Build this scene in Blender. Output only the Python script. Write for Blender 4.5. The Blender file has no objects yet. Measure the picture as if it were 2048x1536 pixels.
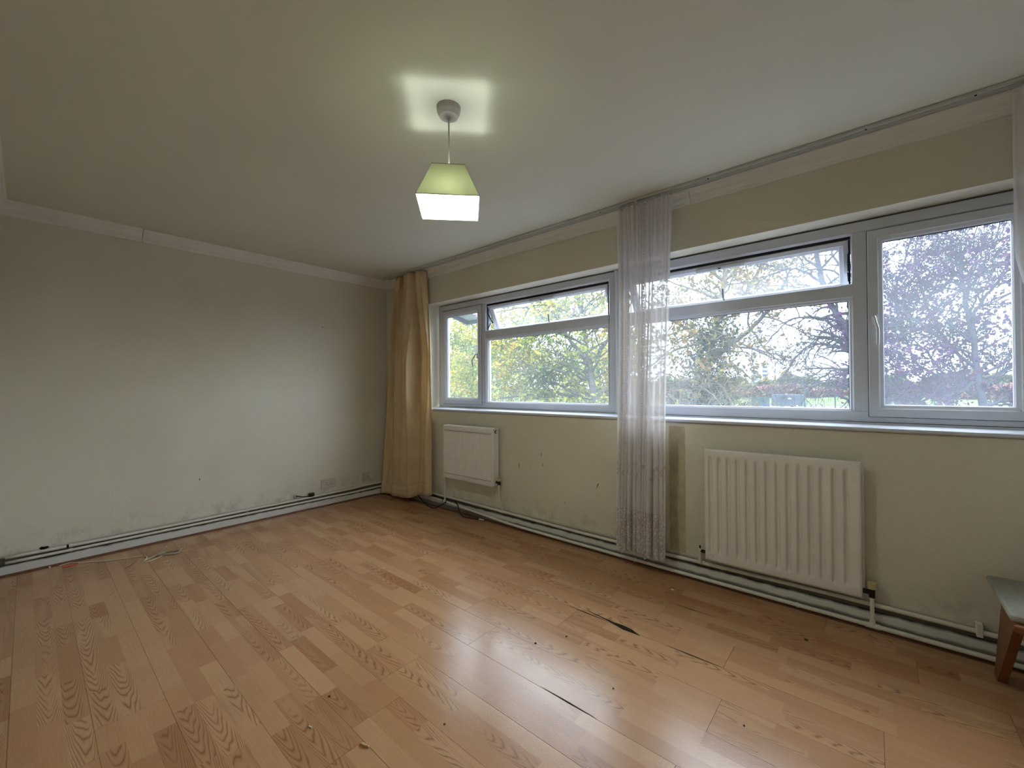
import bpy, bmesh, math, random
import numpy as np
from mathutils import Vector, Matrix

PI = math.pi
scene = bpy.context.scene
COL = scene.collection

# ------------------------------------------------------------------ camera
CAM = (4.2107, -2.6882, 1.1808)
F_PX, YAW, PITCH, ROLL = 835.66, -0.711847, 0.0087677, -0.0067574
cd = bpy.data.cameras.new('camera'); cam = bpy.data.objects.new('camera', cd); COL.objects.link(cam)
fw = Vector((math.sin(YAW)*math.cos(PITCH), math.cos(YAW)*math.cos(PITCH), math.sin(PITCH)))
r0 = Vector((math.cos(YAW), -math.sin(YAW), 0)); u0 = r0.cross(fw)
rt = r0*math.cos(ROLL)+u0*math.sin(ROLL); up = -r0*math.sin(ROLL)+u0*math.cos(ROLL)
M = Matrix((rt, up, -fw)).transposed().to_4x4(); M.translation = Vector(CAM)
cam.matrix_world = M
cd.sensor_fit = 'HORIZONTAL'; cd.sensor_width = 36; cd.lens = F_PX*36/2048
cd.clip_start = 0.02; cd.clip_end = 2000
scene.camera = cam

# ------------------------------------------------------------------ world: overcast sky, brighter overhead
SKY = 4.5
w = bpy.data.worlds.new('overcast_sky'); scene.world = w; w.use_nodes = True
nt = w.node_tree; nt.nodes.clear()
tc = nt.nodes.new('ShaderNodeTexCoord'); sx = nt.nodes.new('ShaderNodeSeparateXYZ')
rp = nt.nodes.new('ShaderNodeValToRGB'); bg = nt.nodes.new('ShaderNodeBackground'); wo = nt.nodes.new('ShaderNodeOutputWorld')
nz = nt.nodes.new('ShaderNodeTexNoise'); nz.inputs['Scale'].default_value = 2.2; nz.inputs['Detail'].default_value = 4
mx = nt.nodes.new('ShaderNodeMix'); mx.data_type = 'RGBA'; mx.blend_type = 'MULTIPLY'
nr = nt.nodes.new('ShaderNodeValToRGB')
nt.links.new(tc.outputs['Generated'], sx.inputs[0]); nt.links.new(sx.outputs['Z'], rp.inputs[0])
nt.links.new(tc.outputs['Generated'], nz.inputs['Vector']); nt.links.new(nz.outputs['Fac'], nr.inputs[0])
e = rp.color_ramp.elements
e[0].position = 0.0; e[0].color = (0.47, 0.53, 0.63, 1)
e[1].position = 0.95; e[1].color = (1.26, 1.34, 1.48, 1)
m_ = e.new(0.25); m_.color = (0.69, 0.77, 0.90, 1)
nr.color_ramp.elements[0].position = 0.3; nr.color_ramp.elements[0].color = (0.86, 0.90, 0.96, 1)
nr.color_ramp.elements[1].position = 0.7; nr.color_ramp.elements[1].color = (1.06, 1.05, 1.04, 1)
mx.inputs[0].default_value = 1.0
nt.links.new(rp.outputs[0], mx.inputs[6]); nt.links.new(nr.outputs[0], mx.inputs[7])
nt.links.new(mx.outputs[2], bg.inputs[0]); bg.inputs[1].default_value = SKY
nt.links.new(bg.outputs[0], wo.inputs[0])

BULB = 210.0
scene.view_settings.view_transform = 'Standard'
scene.view_settings.look = 'None'
scene.view_settings.gamma = 1.0
scene.view_settings.use_curve_mapping = False
scene.view_settings.exposure = 1.1

# ------------------------------------------------------------------ helpers
def S(h):
    """sRGB 0-255 triple -> linear"""
    return tuple(((c/255)/12.92 if c/255 <= .04045 else ((c/255+.055)/1.055)**2.4) for c in h)

def mat(name, col=(200, 200, 200), rough=.6, spec=.4, metal=0., noise=0., nscale=6., bump=0., bscale=150., trans=0.):
    m = bpy.data.materials.new(name); m.use_nodes = True
    n = m.node_tree; b = n.nodes['Principled BSDF']
    c = S(col)
    b.inputs['Base Color'].default_value = (*c, 1)
    b.inputs['Roughness'].default_value = rough
    b.inputs['Specular IOR Level'].default_value = spec
    b.inputs['Metallic'].default_value = metal
    g = n.nodes.new('ShaderNodeNewGeometry')
    if noise > 0:
        t = n.nodes.new('ShaderNodeTexNoise'); t.inputs['Scale'].default_value = nscale; t.inputs['Detail'].default_value = 5
        n.links.new(g.outputs['Position'], t.inputs['Vector'])
        r = n.nodes.new('ShaderNodeValToRGB')
        r.color_ramp.elements[0].position = .3; r.color_ramp.elements[1].position = .7
        r.color_ramp.elements[0].color = (*[v*(1-noise) for v in c], 1)
        r.color_ramp.elements[1].color = (*[min(1, v*(1+noise)) for v in c], 1)
        n.links.new(t.outputs['Fac'], r.inputs[0]); n.links.new(r.outputs[0], b.inputs['Base Color'])
    if bump > 0:
        t = n.nodes.new('ShaderNodeTexNoise'); t.inputs['Scale'].default_value = bscale; t.inputs['Detail'].default_value = 3
        n.links.new(g.outputs['Position'], t.inputs['Vector'])
        bp = n.nodes.new('ShaderNodeBump'); bp.inputs['Strength'].default_value = bump; bp.inputs['Distance'].default_value = .003
        n.links.new(t.outputs['Fac'], bp.inputs['Height']); n.links.new(bp.outputs[0], b.inputs['Normal'])
    return m

def tag(o, label=None, cat=None, group=None, kind=None):
    if label: o['label'] = label
    if cat: o['category'] = cat
    if group: o['group'] = group
    if kind: o['kind'] = kind
    return o

def mesh_obj(name, verts, faces, m=None, parent=None, smooth=False):
    me = bpy.data.meshes.new(name); me.from_pydata([tuple(v) for v in verts], [], faces); me.update()
    if m: me.materials.append(m)
    o = bpy.data.objects.new(name, me); COL.objects.link(o)
    if parent: o.parent = parent
    if smooth:
        me.polygons.foreach_set('use_smooth', [True]*len(me.polygons))
    return o

def bm_obj(name, bm, m=None, parent=None, smooth=False):
    bmesh.ops.recalc_face_normals(bm, faces=bm.faces)
    me = bpy.data.meshes.new(name); bm.to_mesh(me); bm.free()
    if m: me.materials.append(m)
    o = bpy.data.objects.new(name, me); COL.objects.link(o)
    if parent: o.parent = parent
    if smooth: me.polygons.foreach_set('use_smooth', [True]*len(me.polygons))
    return o

def empty(name, loc=(0, 0, 0), rz=0, parent=None):
    o = bpy.data.objects.new(name, None); o.empty_display_size = .05; COL.objects.link(o)
    o.location = loc; o.rotation_euler = (0, 0, rz)
    if parent: o.parent = parent
    return o

def box(bm, x0, x1, y0, y1, z0, z1, bev=0., mtx=None):
    r = bmesh.ops.create_cube(bm, size=1)
    vs = r['verts']
    for v in vs:
        v.co = Vector(((x0+x1)/2+v.co.x*(x1-x0), (y0+y1)/2+v.co.y*(y1-y0), (z0+z1)/2+v.co.z*(z1-z0)))
    if bev > 0:
        es = list({ed for v in vs for ed in v.link_edges})
        rr = bmesh.ops.bevel(bm, geom=es, offset=bev, segments=2, affect='EDGES', profile=.5)
        vs = list({v for f in rr['faces'] for v in f.verts} | {v for v in vs if v.is_valid})
    if mtx is not None:
        for v in vs: v.co = mtx @ v.co
    return vs

def boxo(name, dims, m, parent=None, bev=0., mtx=None):
    bm = bmesh.new(); box(bm, *dims, bev=bev, mtx=mtx)
    return bm_obj(name, bm, m, parent)

def cyl(bm, p0, p1, r0, r1=None, seg=16, caps=True):
    if r1 is None: r1 = r0
    p0 = Vector(p0); p1 = Vector(p1); d = p1-p0
    q = d.to_track_quat('Z', 'Y').to_matrix().to_4x4(); q.translation = (p0+p1)/2
    return bmesh.ops.create_cone(bm, cap_ends=caps, cap_tris=False, segments=seg, radius1=r0, radius2=r1, depth=d.length, matrix=q)['verts']

def catmull(pts, n=8):
    P = [Vector(q) for q in pts]; P = [P[0]*2-P[1]]+P+[P[-1]*2-P[-2]]; out = []
    for i in range(1, len(P)-2):
        for k in range(n):
            t = k/n
            out.append(.5*((2*P[i])+(-P[i-1]+P[i+1])*t+(2*P[i-1]-5*P[i]+4*P[i+1]-P[i+2])*t*t+(-P[i-1]+3*P[i]-3*P[i+1]+P[i+2])*t**3))
    out.append(P[-2]); return out

def tube(bm, pts, r, seg=8, spline=False, n=8):
    if spline: pts = catmull(pts, n)
    pts = [Vector(q) for q in pts]; rings = []
    prev = None
    for i, q in enumerate(pts):
        d = (pts[min(i+1, len(pts)-1)]-pts[max(i-1, 0)]).normalized()
        a = (prev - d*prev.dot(d)).normalized() if prev is not None and (prev-d*prev.dot(d)).length > 1e-4 else d.orthogonal().normalized()
        prev = a; b = d.cross(a)
        rr = r[i] if isinstance(r, (list, tuple)) else r
        rings.append([bm.verts.new(q+(a*math.cos(2*PI*k/seg)+b*math.sin(2*PI*k/seg))*rr) for k in range(seg)])
    for i in range(len(rings)-1):
        for k in range(seg):
            bm.faces.new((rings[i][k], rings[i][(k+1) % seg], rings[i+1][(k+1) % seg], rings[i+1][k]))
    bm.faces.new(rings[0]); bm.faces.new(rings[-1])

def tubeo(name, pts, r, m, parent=None, seg=8, spline=False, n=8):
    bm = bmesh.new(); tube(bm, pts, r, seg, spline, n); return bm_obj(name, bm, m, parent, smooth=True)

def ring(name, x0, x1, z0, z1, prof, m, parent=None, mtx=None):
    """mitred rectangular frame; prof = closed list of (inset, y)"""
    V = []; F = []; n = len(prof)
    for (cx, cz, sx_, sz_) in ((x0, z0, 1, 1), (x1, z0, -1, 1), (x1, z1, -1, -1), (x0, z1, 1, -1)):
        for i, y in prof:
            V.append(Vector((cx+sx_*i, y, cz+sz_*i)))
    for c in range(4):
        for k in range(n):
            a = c*n+k; b = c*n+(k+1) % n; c2 = ((c+1) % 4)*n
            F.append((a, b, c2+(k+1) % n, c2+k))
    if mtx is not None: V = [mtx @ v for v in V]
    o = mesh_obj(name, V, F, m, parent)
    bm = bmesh.new(); bm.from_mesh(o.data); bmesh.ops.recalc_face_normals(bm, faces=bm.faces); bm.to_mesh(o.data); bm.free()
    return o

def extrude_x(name, prof, x0, x1, m, parent=None, axis='x'):
    """closed profile of (depth, z) extruded along x (depth -> -y) or y (depth -> +x)"""
    V = []; n = len(prof)
    for t in (x0, x1):
        for d, z in prof: V.append((t, -d, z) if axis == 'x' else (d, t, z))
    F = [(k, (k+1) % n, n+(k+1) % n, n+k) for k in range(n)]+[tuple(range(n)), tuple(range(n, 2*n))]
    o = mesh_obj(name, V, F, m, parent)
    bm = bmesh.new(); bm.from_mesh(o.data); bmesh.ops.recalc_face_normals(bm, faces=bm.faces); bm.to_mesh(o.data); bm.free()
    return o

# ------------------------------------------------------------------ materials
def wall_material():
    m = mat('cream_wall_paint', (224, 218, 204), .62, .25)
    n = m.node_tree; b = n.nodes['Principled BSDF']; L = n.links
    g = n.nodes.new('ShaderNodeNewGeometry')
    big = n.nodes.new('ShaderNodeTexNoise'); big.inputs['Scale'].default_value = 1.3; big.inputs['Detail'].default_value = 6
    L.new(g.outputs['Position'], big.inputs['Vector'])
    r = n.nodes.new('ShaderNodeValToRGB'); r.color_ramp.elements[0].position = .3; r.color_ramp.elements[1].position = .72
    r.color_ramp.elements[0].color = (*S((216, 209, 190)), 1); r.color_ramp.elements[1].color = (*S((228, 222, 205)), 1)
    L.new(big.outputs['Fac'], r.inputs[0])
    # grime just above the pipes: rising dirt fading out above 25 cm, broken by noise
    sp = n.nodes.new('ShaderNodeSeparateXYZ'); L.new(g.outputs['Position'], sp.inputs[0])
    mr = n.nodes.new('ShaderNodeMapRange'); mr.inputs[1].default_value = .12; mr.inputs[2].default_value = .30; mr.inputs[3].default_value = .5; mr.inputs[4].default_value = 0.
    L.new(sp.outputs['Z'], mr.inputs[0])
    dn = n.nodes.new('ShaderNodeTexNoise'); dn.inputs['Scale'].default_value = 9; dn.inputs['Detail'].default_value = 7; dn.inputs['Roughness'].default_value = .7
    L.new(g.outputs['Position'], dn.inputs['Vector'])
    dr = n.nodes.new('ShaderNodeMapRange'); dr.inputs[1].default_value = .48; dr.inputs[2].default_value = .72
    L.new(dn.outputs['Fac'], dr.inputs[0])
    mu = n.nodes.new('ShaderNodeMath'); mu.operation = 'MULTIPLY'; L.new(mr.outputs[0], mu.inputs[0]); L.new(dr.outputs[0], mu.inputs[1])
    lo = n.nodes.new('ShaderNodeMapRange'); lo.inputs[1].default_value = .108; lo.inputs[2].default_value = .136; lo.inputs[3].default_value = .85; lo.inputs[4].default_value = 0.  # dark band behind the pipes: dirt plus their shadow gap painted in
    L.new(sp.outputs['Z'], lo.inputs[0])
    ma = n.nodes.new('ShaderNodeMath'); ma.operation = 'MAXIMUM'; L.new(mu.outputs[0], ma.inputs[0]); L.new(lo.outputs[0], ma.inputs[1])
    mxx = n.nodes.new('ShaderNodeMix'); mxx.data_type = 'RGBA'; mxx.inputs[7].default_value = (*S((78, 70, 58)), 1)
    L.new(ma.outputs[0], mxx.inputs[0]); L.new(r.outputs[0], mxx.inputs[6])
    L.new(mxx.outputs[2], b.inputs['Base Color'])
    t = n.nodes.new('ShaderNodeTexNoise'); t.inputs['Scale'].default_value = 95; t.inputs['Detail'].default_value = 3
    L.new(g.outputs['Position'], t.inputs['Vector'])
    bp = n.nodes.new('ShaderNodeBump'); bp.inputs['Strength'].default_value = .35; bp.inputs['Distance'].default_value = .004
    L.new(t.outputs['Fac'], bp.inputs['Height']); L.new(bp.outputs[0], b.inputs['Normal'])
    return m
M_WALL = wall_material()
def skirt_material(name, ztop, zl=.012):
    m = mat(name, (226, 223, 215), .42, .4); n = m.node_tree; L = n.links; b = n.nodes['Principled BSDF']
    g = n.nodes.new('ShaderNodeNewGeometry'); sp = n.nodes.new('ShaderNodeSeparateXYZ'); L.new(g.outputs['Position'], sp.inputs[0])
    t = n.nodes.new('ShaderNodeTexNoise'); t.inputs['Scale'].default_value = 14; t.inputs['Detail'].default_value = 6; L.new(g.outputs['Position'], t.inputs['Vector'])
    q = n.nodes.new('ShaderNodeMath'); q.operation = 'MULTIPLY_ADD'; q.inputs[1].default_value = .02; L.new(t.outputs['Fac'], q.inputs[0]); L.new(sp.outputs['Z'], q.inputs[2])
    hi = n.nodes.new('ShaderNodeMapRange'); hi.inputs[1].default_value = ztop-.004; hi.inputs[2].default_value = ztop+.008; L.new(q.outputs[0], hi.inputs[0])  # dark top edge: dirt and the pipe's shadow gap put into the colour
    lw = n.nodes.new('ShaderNodeMapRange'); lw.inputs[1].default_value = zl; lw.inputs[2].default_value = zl+.012; lw.inputs[3].default_value = .75; lw.inputs[4].default_value = 0.; L.new(q.outputs[0], lw.inputs[0])  # dark low band; on the back wall it paints shade behind the lower pipe
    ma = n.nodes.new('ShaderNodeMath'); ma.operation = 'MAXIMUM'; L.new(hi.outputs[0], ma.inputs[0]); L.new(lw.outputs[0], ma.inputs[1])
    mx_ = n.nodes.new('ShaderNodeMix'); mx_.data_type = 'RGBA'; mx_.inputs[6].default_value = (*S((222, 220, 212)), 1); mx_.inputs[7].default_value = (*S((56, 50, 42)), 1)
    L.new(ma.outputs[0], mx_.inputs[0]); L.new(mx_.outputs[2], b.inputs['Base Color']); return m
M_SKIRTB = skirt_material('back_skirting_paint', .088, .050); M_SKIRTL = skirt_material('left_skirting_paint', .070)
M_CEIL = mat('ceiling_paint', (224, 223, 208), .75, .2, noise=.03, nscale=1.5, bump=.15, bscale=60)
M_TRIM = mat('white_gloss_trim', (226, 223, 215), .42, .4, noise=.05, nscale=9)
M_CORN = mat('cornice_white', (234, 231, 222), .6, .3, noise=.04, nscale=5)
M_PIPE = mat('painted_pipe', (226, 221, 208), .4, .45, noise=.08, nscale=25)
M_UPVC = mat('white_upvc', (208, 212, 222), .33, .45, noise=.03, nscale=4)
M_GASKET = mat('black_gasket', (28, 30, 34), .6, .3)
M_STAY = mat('dark_friction_stay', (30, 34, 42), .45, .5, metal=.4)
M_RAD = mat('radiator_enamel', (236, 230, 222), .35, .45, noise=.03, nscale=12)
M_BLACK = mat('black_plastic', (22, 21, 20), .45, .4, noise=.1, nscale=30)
M_BROWNTRIM = mat('brown_floor_beading', (108, 66, 40), .5, .4, noise=.15, nscale=14)
M_GREYMETAL = mat('grey_rail', (196, 197, 192), .4, .5, metal=.0, noise=.05, nscale=20)
M_DARK = mat('dark_slot', (14, 13, 12), .8, .1)
M_SOCKET = mat('socket_plastic', (205, 196, 178), .4, .4, noise=.05, nscale=30)
M_WHITECABLE = mat('cream_cable', (214, 200, 176), .5, .3, noise=.05, nscale=40)
M_VALVECAP = mat('yellowed_valve_cap', (200, 184, 146), .45, .4, noise=.06, nscale=60)
M_ORANGE = mat('orange_scrap', (206, 84, 40), .5, .3, noise=.08, nscale=60)
M_CHIP = mat('pale_plaster_chip', (226, 218, 200), .8, .1, noise=.1, nscale=90)
M_SCUFF = mat('grey_scuff', (112, 100, 78), .8, .1, noise=.2, nscale=90)
M_STAINPAINT = mat('worn_old_paint', (196, 182, 152), .75, .15, noise=.18, nscale=14, bump=.3, bscale=90)
M_SUB = mat('dark_underlay', (40, 28, 20), .9, .1)
M_CHAIRWOOD = mat('warm_wood', (124, 76, 42), .45, .4, noise=.15, nscale=8)
M_CUSHION = mat('grey_woven_cushion', (158, 156, 144), .9, .1, noise=.1, nscale=30, bump=.5, bscale=300)

def glass_material(name, haze):
    m = bpy.data.materials.new(name); m.use_nodes = True
    n = m.node_tree; n.nodes.clear(); L = n.links
    out = n.nodes.new('ShaderNodeOutputMaterial')
    tr = n.nodes.new('ShaderNodeBsdfTransparent'); tr.inputs[0].default_value = (.95, .975, .97, 1)
    gl = n.nodes.new('ShaderNodeBsdfGlossy'); gl.inputs['Roughness'].default_value = .02
    tl = n.nodes.new('ShaderNodeBsdfTranslucent'); tl.inputs[0].default_value = (.86, .95, 1., 1)
    g = n.nodes.new('ShaderNodeNewGeometry')
    def mt(op, a, c=None, d=None):
        q = n.nodes.new('ShaderNodeMath'); q.operation = op
        for i, v in enumerate((a, c, d)):
            if v is None: continue
            if isinstance(v, (int, float)): q.inputs[i].default_value = v
            else: L.new(v, q.inputs[i])
        return q.outputs[0]
    dt = n.nodes.new('ShaderNodeVectorMath'); dt.operation = 'DOT_PRODUCT'; L.new(g.outputs['Normal'], dt.inputs[0]); L.new(g.outputs['Incoming'], dt.inputs[1])
    schlick = mt('MULTIPLY_ADD', mt('POWER', mt('SUBTRACT', 1., mt('ABSOLUTE', dt.outputs['Value'])), 5.), .96, .035)
    t = n.nodes.new('ShaderNodeTexNoise'); t.inputs['Scale'].default_value = 2.5; t.inputs['Detail'].default_value = 3
    L.new(g.outputs['Position'], t.inputs['Vector'])
    mr = n.nodes.new('ShaderNodeMapRange'); mr.inputs[1].default_value = .3; mr.inputs[2].default_value = .7
    mr.inputs[3].default_value = haze*.7; mr.inputs[4].default_value = haze*1.3
    L.new(t.outputs['Fac'], mr.inputs[0])
    m1 = n.nodes.new('ShaderNodeMixShader'); m2 = n.nodes.new('ShaderNodeMixShader')
    L.new(mr.outputs[0], m1.inputs[0]); L.new(tr.outputs[0], m1.inputs[1]); L.new(tl.outputs[0], m1.inputs[2])
    L.new(schlick, m2.inputs[0]); L.new(m1.outputs[0], m2.inputs[1]); L.new(gl.outputs[0], m2.inputs[2])
    L.new(m2.outputs[0], out.inputs[0])
    return m
M_GLASS = glass_material('dusty_window_glass', .035)
M_GLASS2 = glass_material('hazier_window_glass', .06)

def floor_material():
    m = bpy.data.materials.new('laminate_oak'); m.use_nodes = True
    n = m.node_tree; L = n.links; b = n.nodes['Principled BSDF']
    def N(t, **k):
        q = n.nodes.new(t)
        for a, v in k.items(): setattr(q, a, v)
        return q
    def math_(op, a, c=None, d=None):
        q = N('ShaderNodeMath', operation=op)
        for i, v in enumerate((a, c, d)):
            if v is None: continue
            if isinstance(v, (int, float)): q.inputs[i].default_value = v
            else: L.new(v, q.inputs[i])
        return q.outputs[0]
    uv = N('ShaderNodeUVMap'); uv.uv_map = 'strip'
    at = N('ShaderNodeAttribute', attribute_name='rnd')
    oi = N('ShaderNodeObjectInfo')
    s = N('ShaderNodeSeparateXYZ'); L.new(uv.outputs[0], s.inputs[0]); U, V = s.outputs['X'], s.outputs['Y']
    c = N('ShaderNodeSeparateColor'); L.new(at.outputs['Color'], c.inputs[0])
    def frac(v): return math_('FRACT', v)
    R1 = frac(math_('ADD', c.outputs[0], oi.outputs['Random']))
    R2 = frac(math_('MULTIPLY_ADD', oi.outputs['Random'], 7.31, c.outputs[1]))
    R3 = frac(math_('MULTIPLY_ADD', oi.outputs['Random'], 3.7, c.outputs[2]))
    cb = N('ShaderNodeCombineXYZ')
    L.new(math_('MULTIPLY', U, 3.0), cb.inputs[0]); L.new(math_('MULTIPLY_ADD', R1, 17., V), cb.inputs[1]); L.new(math_('MULTIPLY', R2, 23.), cb.inputs[2])
    # long fibre grain
    gr = N('ShaderNodeTexNoise'); gr.inputs['Scale'].default_value = 4; gr.inputs['Detail'].default_value = 6; gr.inputs['Roughness'].default_value = .6
    cg = N('ShaderNodeCombineXYZ'); L.new(math_('MULTIPLY', U, 2.2), cg.inputs[0]); L.new(math_('MULTIPLY_ADD', V, 4.5, math_('MULTIPLY', R1, 31.)), cg.inputs[1]); L.new(math_('MULTIPLY', R3, 11.), cg.inputs[2])
    L.new(cg.outputs[0], gr.inputs['Vector'])
    # slow wobble
    wb = N('ShaderNodeTexNoise'); wb.inputs['Scale'].default_value = .9; wb.inputs['Detail'].default_value = 1
    L.new(cb.outputs[0], wb.inputs['Vector'])
    vo = math_('SUBTRACT', V, math_('MULTIPLY_ADD', R3, .9, -.45))
    ph = math_('ADD', math_('MULTIPLY', U, 16.), math_('MULTIPLY', math_('MULTIPLY', vo, vo), 3.4))
    ph = math_('ADD', ph, math_('MULTIPLY', wb.outputs['Fac'], 4.0))
    rg = frac(ph)
    line = math_('POWER', math_('ABSOLUTE', math_('MULTIPLY_ADD', rg, 2., -1.)), 3.)
    fig = N('ShaderNodeMapRange'); L.new(R2, fig.inputs[0]); fig.inputs[1].default_value = .50; fig.inputs[2].default_value = .60
    wm = N('ShaderNodeMapRange'); L.new(wb.outputs['Fac'], wm.inputs[0]); wm.inputs[1].default_value = .36; wm.inputs[2].default_value = .5
    line = math_('MULTIPLY', math_('MULTIPLY', line, fig.outputs[0]), wm.outputs[0])
    # base tone per strip
    rp_ = N('ShaderNodeValToRGB'); L.new(R1, rp_.inputs[0])
    cols = [(0., (184, 137, 98)), (.3, (194, 149, 110)), (.6, (202, 160, 120)), (.85, (190, 143, 103)), (1., (176, 126, 88))]
    el = rp_.color_ramp.elements; el[0].color = (*S(cols[0][1]), 1); el[1].color = (*S(cols[-1][1]), 1)
    for pz, cc in cols[1:-1]: el.new(pz).color = (*S(cc), 1)
    gm = N('ShaderNodeMapRange'); L.new(gr.outputs['Fac'], gm.inputs[0]); gm.inputs[1].default_value = .35; gm.inputs[2].default_value = .68; gm.inputs[3].default_value = 0; gm.inputs[4].default_value = .38
    m1 = N('ShaderNodeMix', data_type='RGBA'); L.new(gm.outputs[0], m1.inputs[0]); L.new(rp_.outputs[0], m1.inputs[6]); m1.inputs[7].default_value = (*S((164, 115, 76)), 1)
    m2 = N('ShaderNodeMix', data_type='RGBA'); L.new(math_('MULTIPLY', line, .80), m2.inputs[0]); L.new(m1.outputs[2], m2.inputs[6]); m2.inputs[7].default_value = (*S((126, 80, 48)), 1)
    # scuffed dirt
    g = N('ShaderNodeNewGeometry')
    dn = N('ShaderNodeTexNoise'); dn.inputs['Scale'].default_value = 3.2; dn.inputs['Detail'].default_value = 7; dn.inputs['Roughness'].default_value = .65
    L.new(g.outputs['Position'], dn.inputs['Vector'])
    dm = N('ShaderNodeMapRange'); L.new(dn.outputs['Fac'], dm.inputs[0]); dm.inputs[1].default_value = .45; dm.inputs[2].default_value = .75; dm.inputs[4].default_value = .14
    m3 = N('ShaderNodeMix', data_type='RGBA'); L.new(dm.outputs[0], m3.inputs[0]); L.new(m2.outputs[2], m3.inputs[6]); m3.inputs[7].default_value = (*S((120, 96, 78)), 1)
    L.new(m3.outputs[2], b.inputs['Base Color'])
    ro = N('ShaderNodeMapRange'); L.new(dn.outputs['Fac'], ro.inputs[0]); ro.inputs[1].default_value = .35; ro.inputs[2].default_value = .7; ro.inputs[3].default_value = .18; ro.inputs[4].default_value = .27
    fn = N('ShaderNodeTexNoise'); fn.inputs['Scale'].default_value = 130; fn.inputs['Detail'].default_value = 2
    L.new(g.outputs['Position'], fn.inputs['Vector'])
    L.new(math_('MULTIPLY_ADD', fn.outputs['Fac'], .10, math_('SUBTRACT', ro.outputs[0], .05)), b.inputs['Roughness'])
    b.inputs['Specular IOR Level'].default_value = .45
    bp = N('ShaderNodeBump'); bp.inputs['Strength'].default_value = .12; bp.inputs['Distance'].default_value = .002
    L.new(fn.outputs['Fac'], bp.inputs['Height']); L.new(bp.outputs[0], b.inputs['Normal'])
    return m
M_FLOOR = floor_material()

# ------------------------------------------------------------------ room shell
X1, Y0, H = 5.0, -2.83, 2.4
rng = random.Random(7)

floor = boxo('floor', (-.02, X1+.02, Y0-.02, .02, -.06, -.009), M_SUB); tag(floor, kind='structure')
BW, BL = .195, 1.21
def board_mesh(seed, L_, w_):
    rr = random.Random(seed)
    me = bpy.data.meshes.new('floor_board'); V = []; F = []; UV = []; RN = []
    g = .0003; c = .0005
    nst = 3; sw = (w_-2*g)/nst
    def quad(pts, uvs, rn):
        k = len(V); V.extend(pts); F.append((k, k+1, k+2, k+3)); UV.extend(uvs); RN.extend([rn]*4)
    for s_ in range(nst):
        cuts = [0.]; x = rr.uniform(.12, .36)
        while x < L_-.1: cuts.append(x); x += rr.uniform(.27, .42)
        cuts.append(L_)
        for a, b_ in zip(cuts[:-1], cuts[1:]):
            rn = (rr.random(), rr.random(), rr.random(), 1); uo = rr.uniform(0, 5)
            xa = max(a, g+c); xb = min(b_, L_-g-c)
            ya = g+s_*sw + (c if s_ == 0 else 0); yb = g+(s_+1)*sw-(c if s_ == nst-1 else 0)
            quad([(xa, ya, 0), (xb, ya, 0), (xb, yb, 0), (xa, yb, 0)], [(uo, -1), (uo+xb-xa, -1), (uo+xb-xa, 1), (uo, 1)], rn)
    rn = (.5, .1, .5, 1)
    # chamfer + sides
    o = [(g, g), (L_-g, g), (L_-g, w_-g), (g, w_-g)]; i_ = [(g+c, g+c), (L_-g-c, g+c), (L_-g-c, w_-g-c), (g+c, w_-g-c)]
    for k in range(4):
        k2 = (k+1) % 4
        quad([(*o[k], -c), (*o[k2], -c), (*i_[k2], 0), (*i_[k], 0)], [(0, 0)]*4, rn)
        quad([(*o[k], -.009), (*o[k2], -.009), (*o[k2], -c), (*o[k], -c)], [(0, 0)]*4, rn)
    me.from_pydata(V, [], F)
    uvl = me.uv_layers.new(name='strip'); uvl.data.foreach_set('uv', [c_ for u in UV for c_ in u])
    ca = me.color_attributes.new('rnd', 'FLOAT_COLOR', 'CORNER'); ca.data.foreach_set('color', [c_ for u in RN for c_ in u])
    me.materials.append(M_FLOOR)
    return me
variants = [board_mesh(100+i, BL, BW) for i in range(9)]
partial = {}
row_off = {6: 2.79, 5: 2.557}      # joints seen in the photograph
nrow = 15
for r_ in range(nrow):
    w_ = BW if r_ < nrow-1 else -Y0-BW*(nrow-1)
    off = row_off.get(r_, rng.uniform(0, BL)) % BL
    x = off-BL; 
    while x < X1:
        a = max(x, 0.); b_ = min(x+BL, X1)
        if b_-a > .02:
            full = (b_-a > BL-1e-4) and w_ == BW
            me = variants[rng.randrange(9)] if full else board_mesh(rng.randrange(9999), b_-a, w_)
            o = bpy.data.objects.new('floor_board', me); COL.objects.link(o); o.parent = floor
            o.location = (a, -BW*r_-w_, rng.uniform(-.0006, .0004))
            o.rotation_euler = (rng.uniform(-.0022, .0022), rng.uniform(-.0003, .0003), 0)
        x += BL

ceiling = boxo('ceiling', (-.2, X1+.2, Y0-.2, .3, H, H+.12), M_CEIL); tag(ceiling, kind='structure')
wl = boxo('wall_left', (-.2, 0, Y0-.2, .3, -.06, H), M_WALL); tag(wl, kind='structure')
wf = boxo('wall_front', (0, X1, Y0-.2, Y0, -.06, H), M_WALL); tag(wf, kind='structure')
wr = boxo('wall_right', (X1, X1+.2, Y0-.2, .3, -.06, H), M_WALL); tag(wr, kind='structure')
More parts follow.
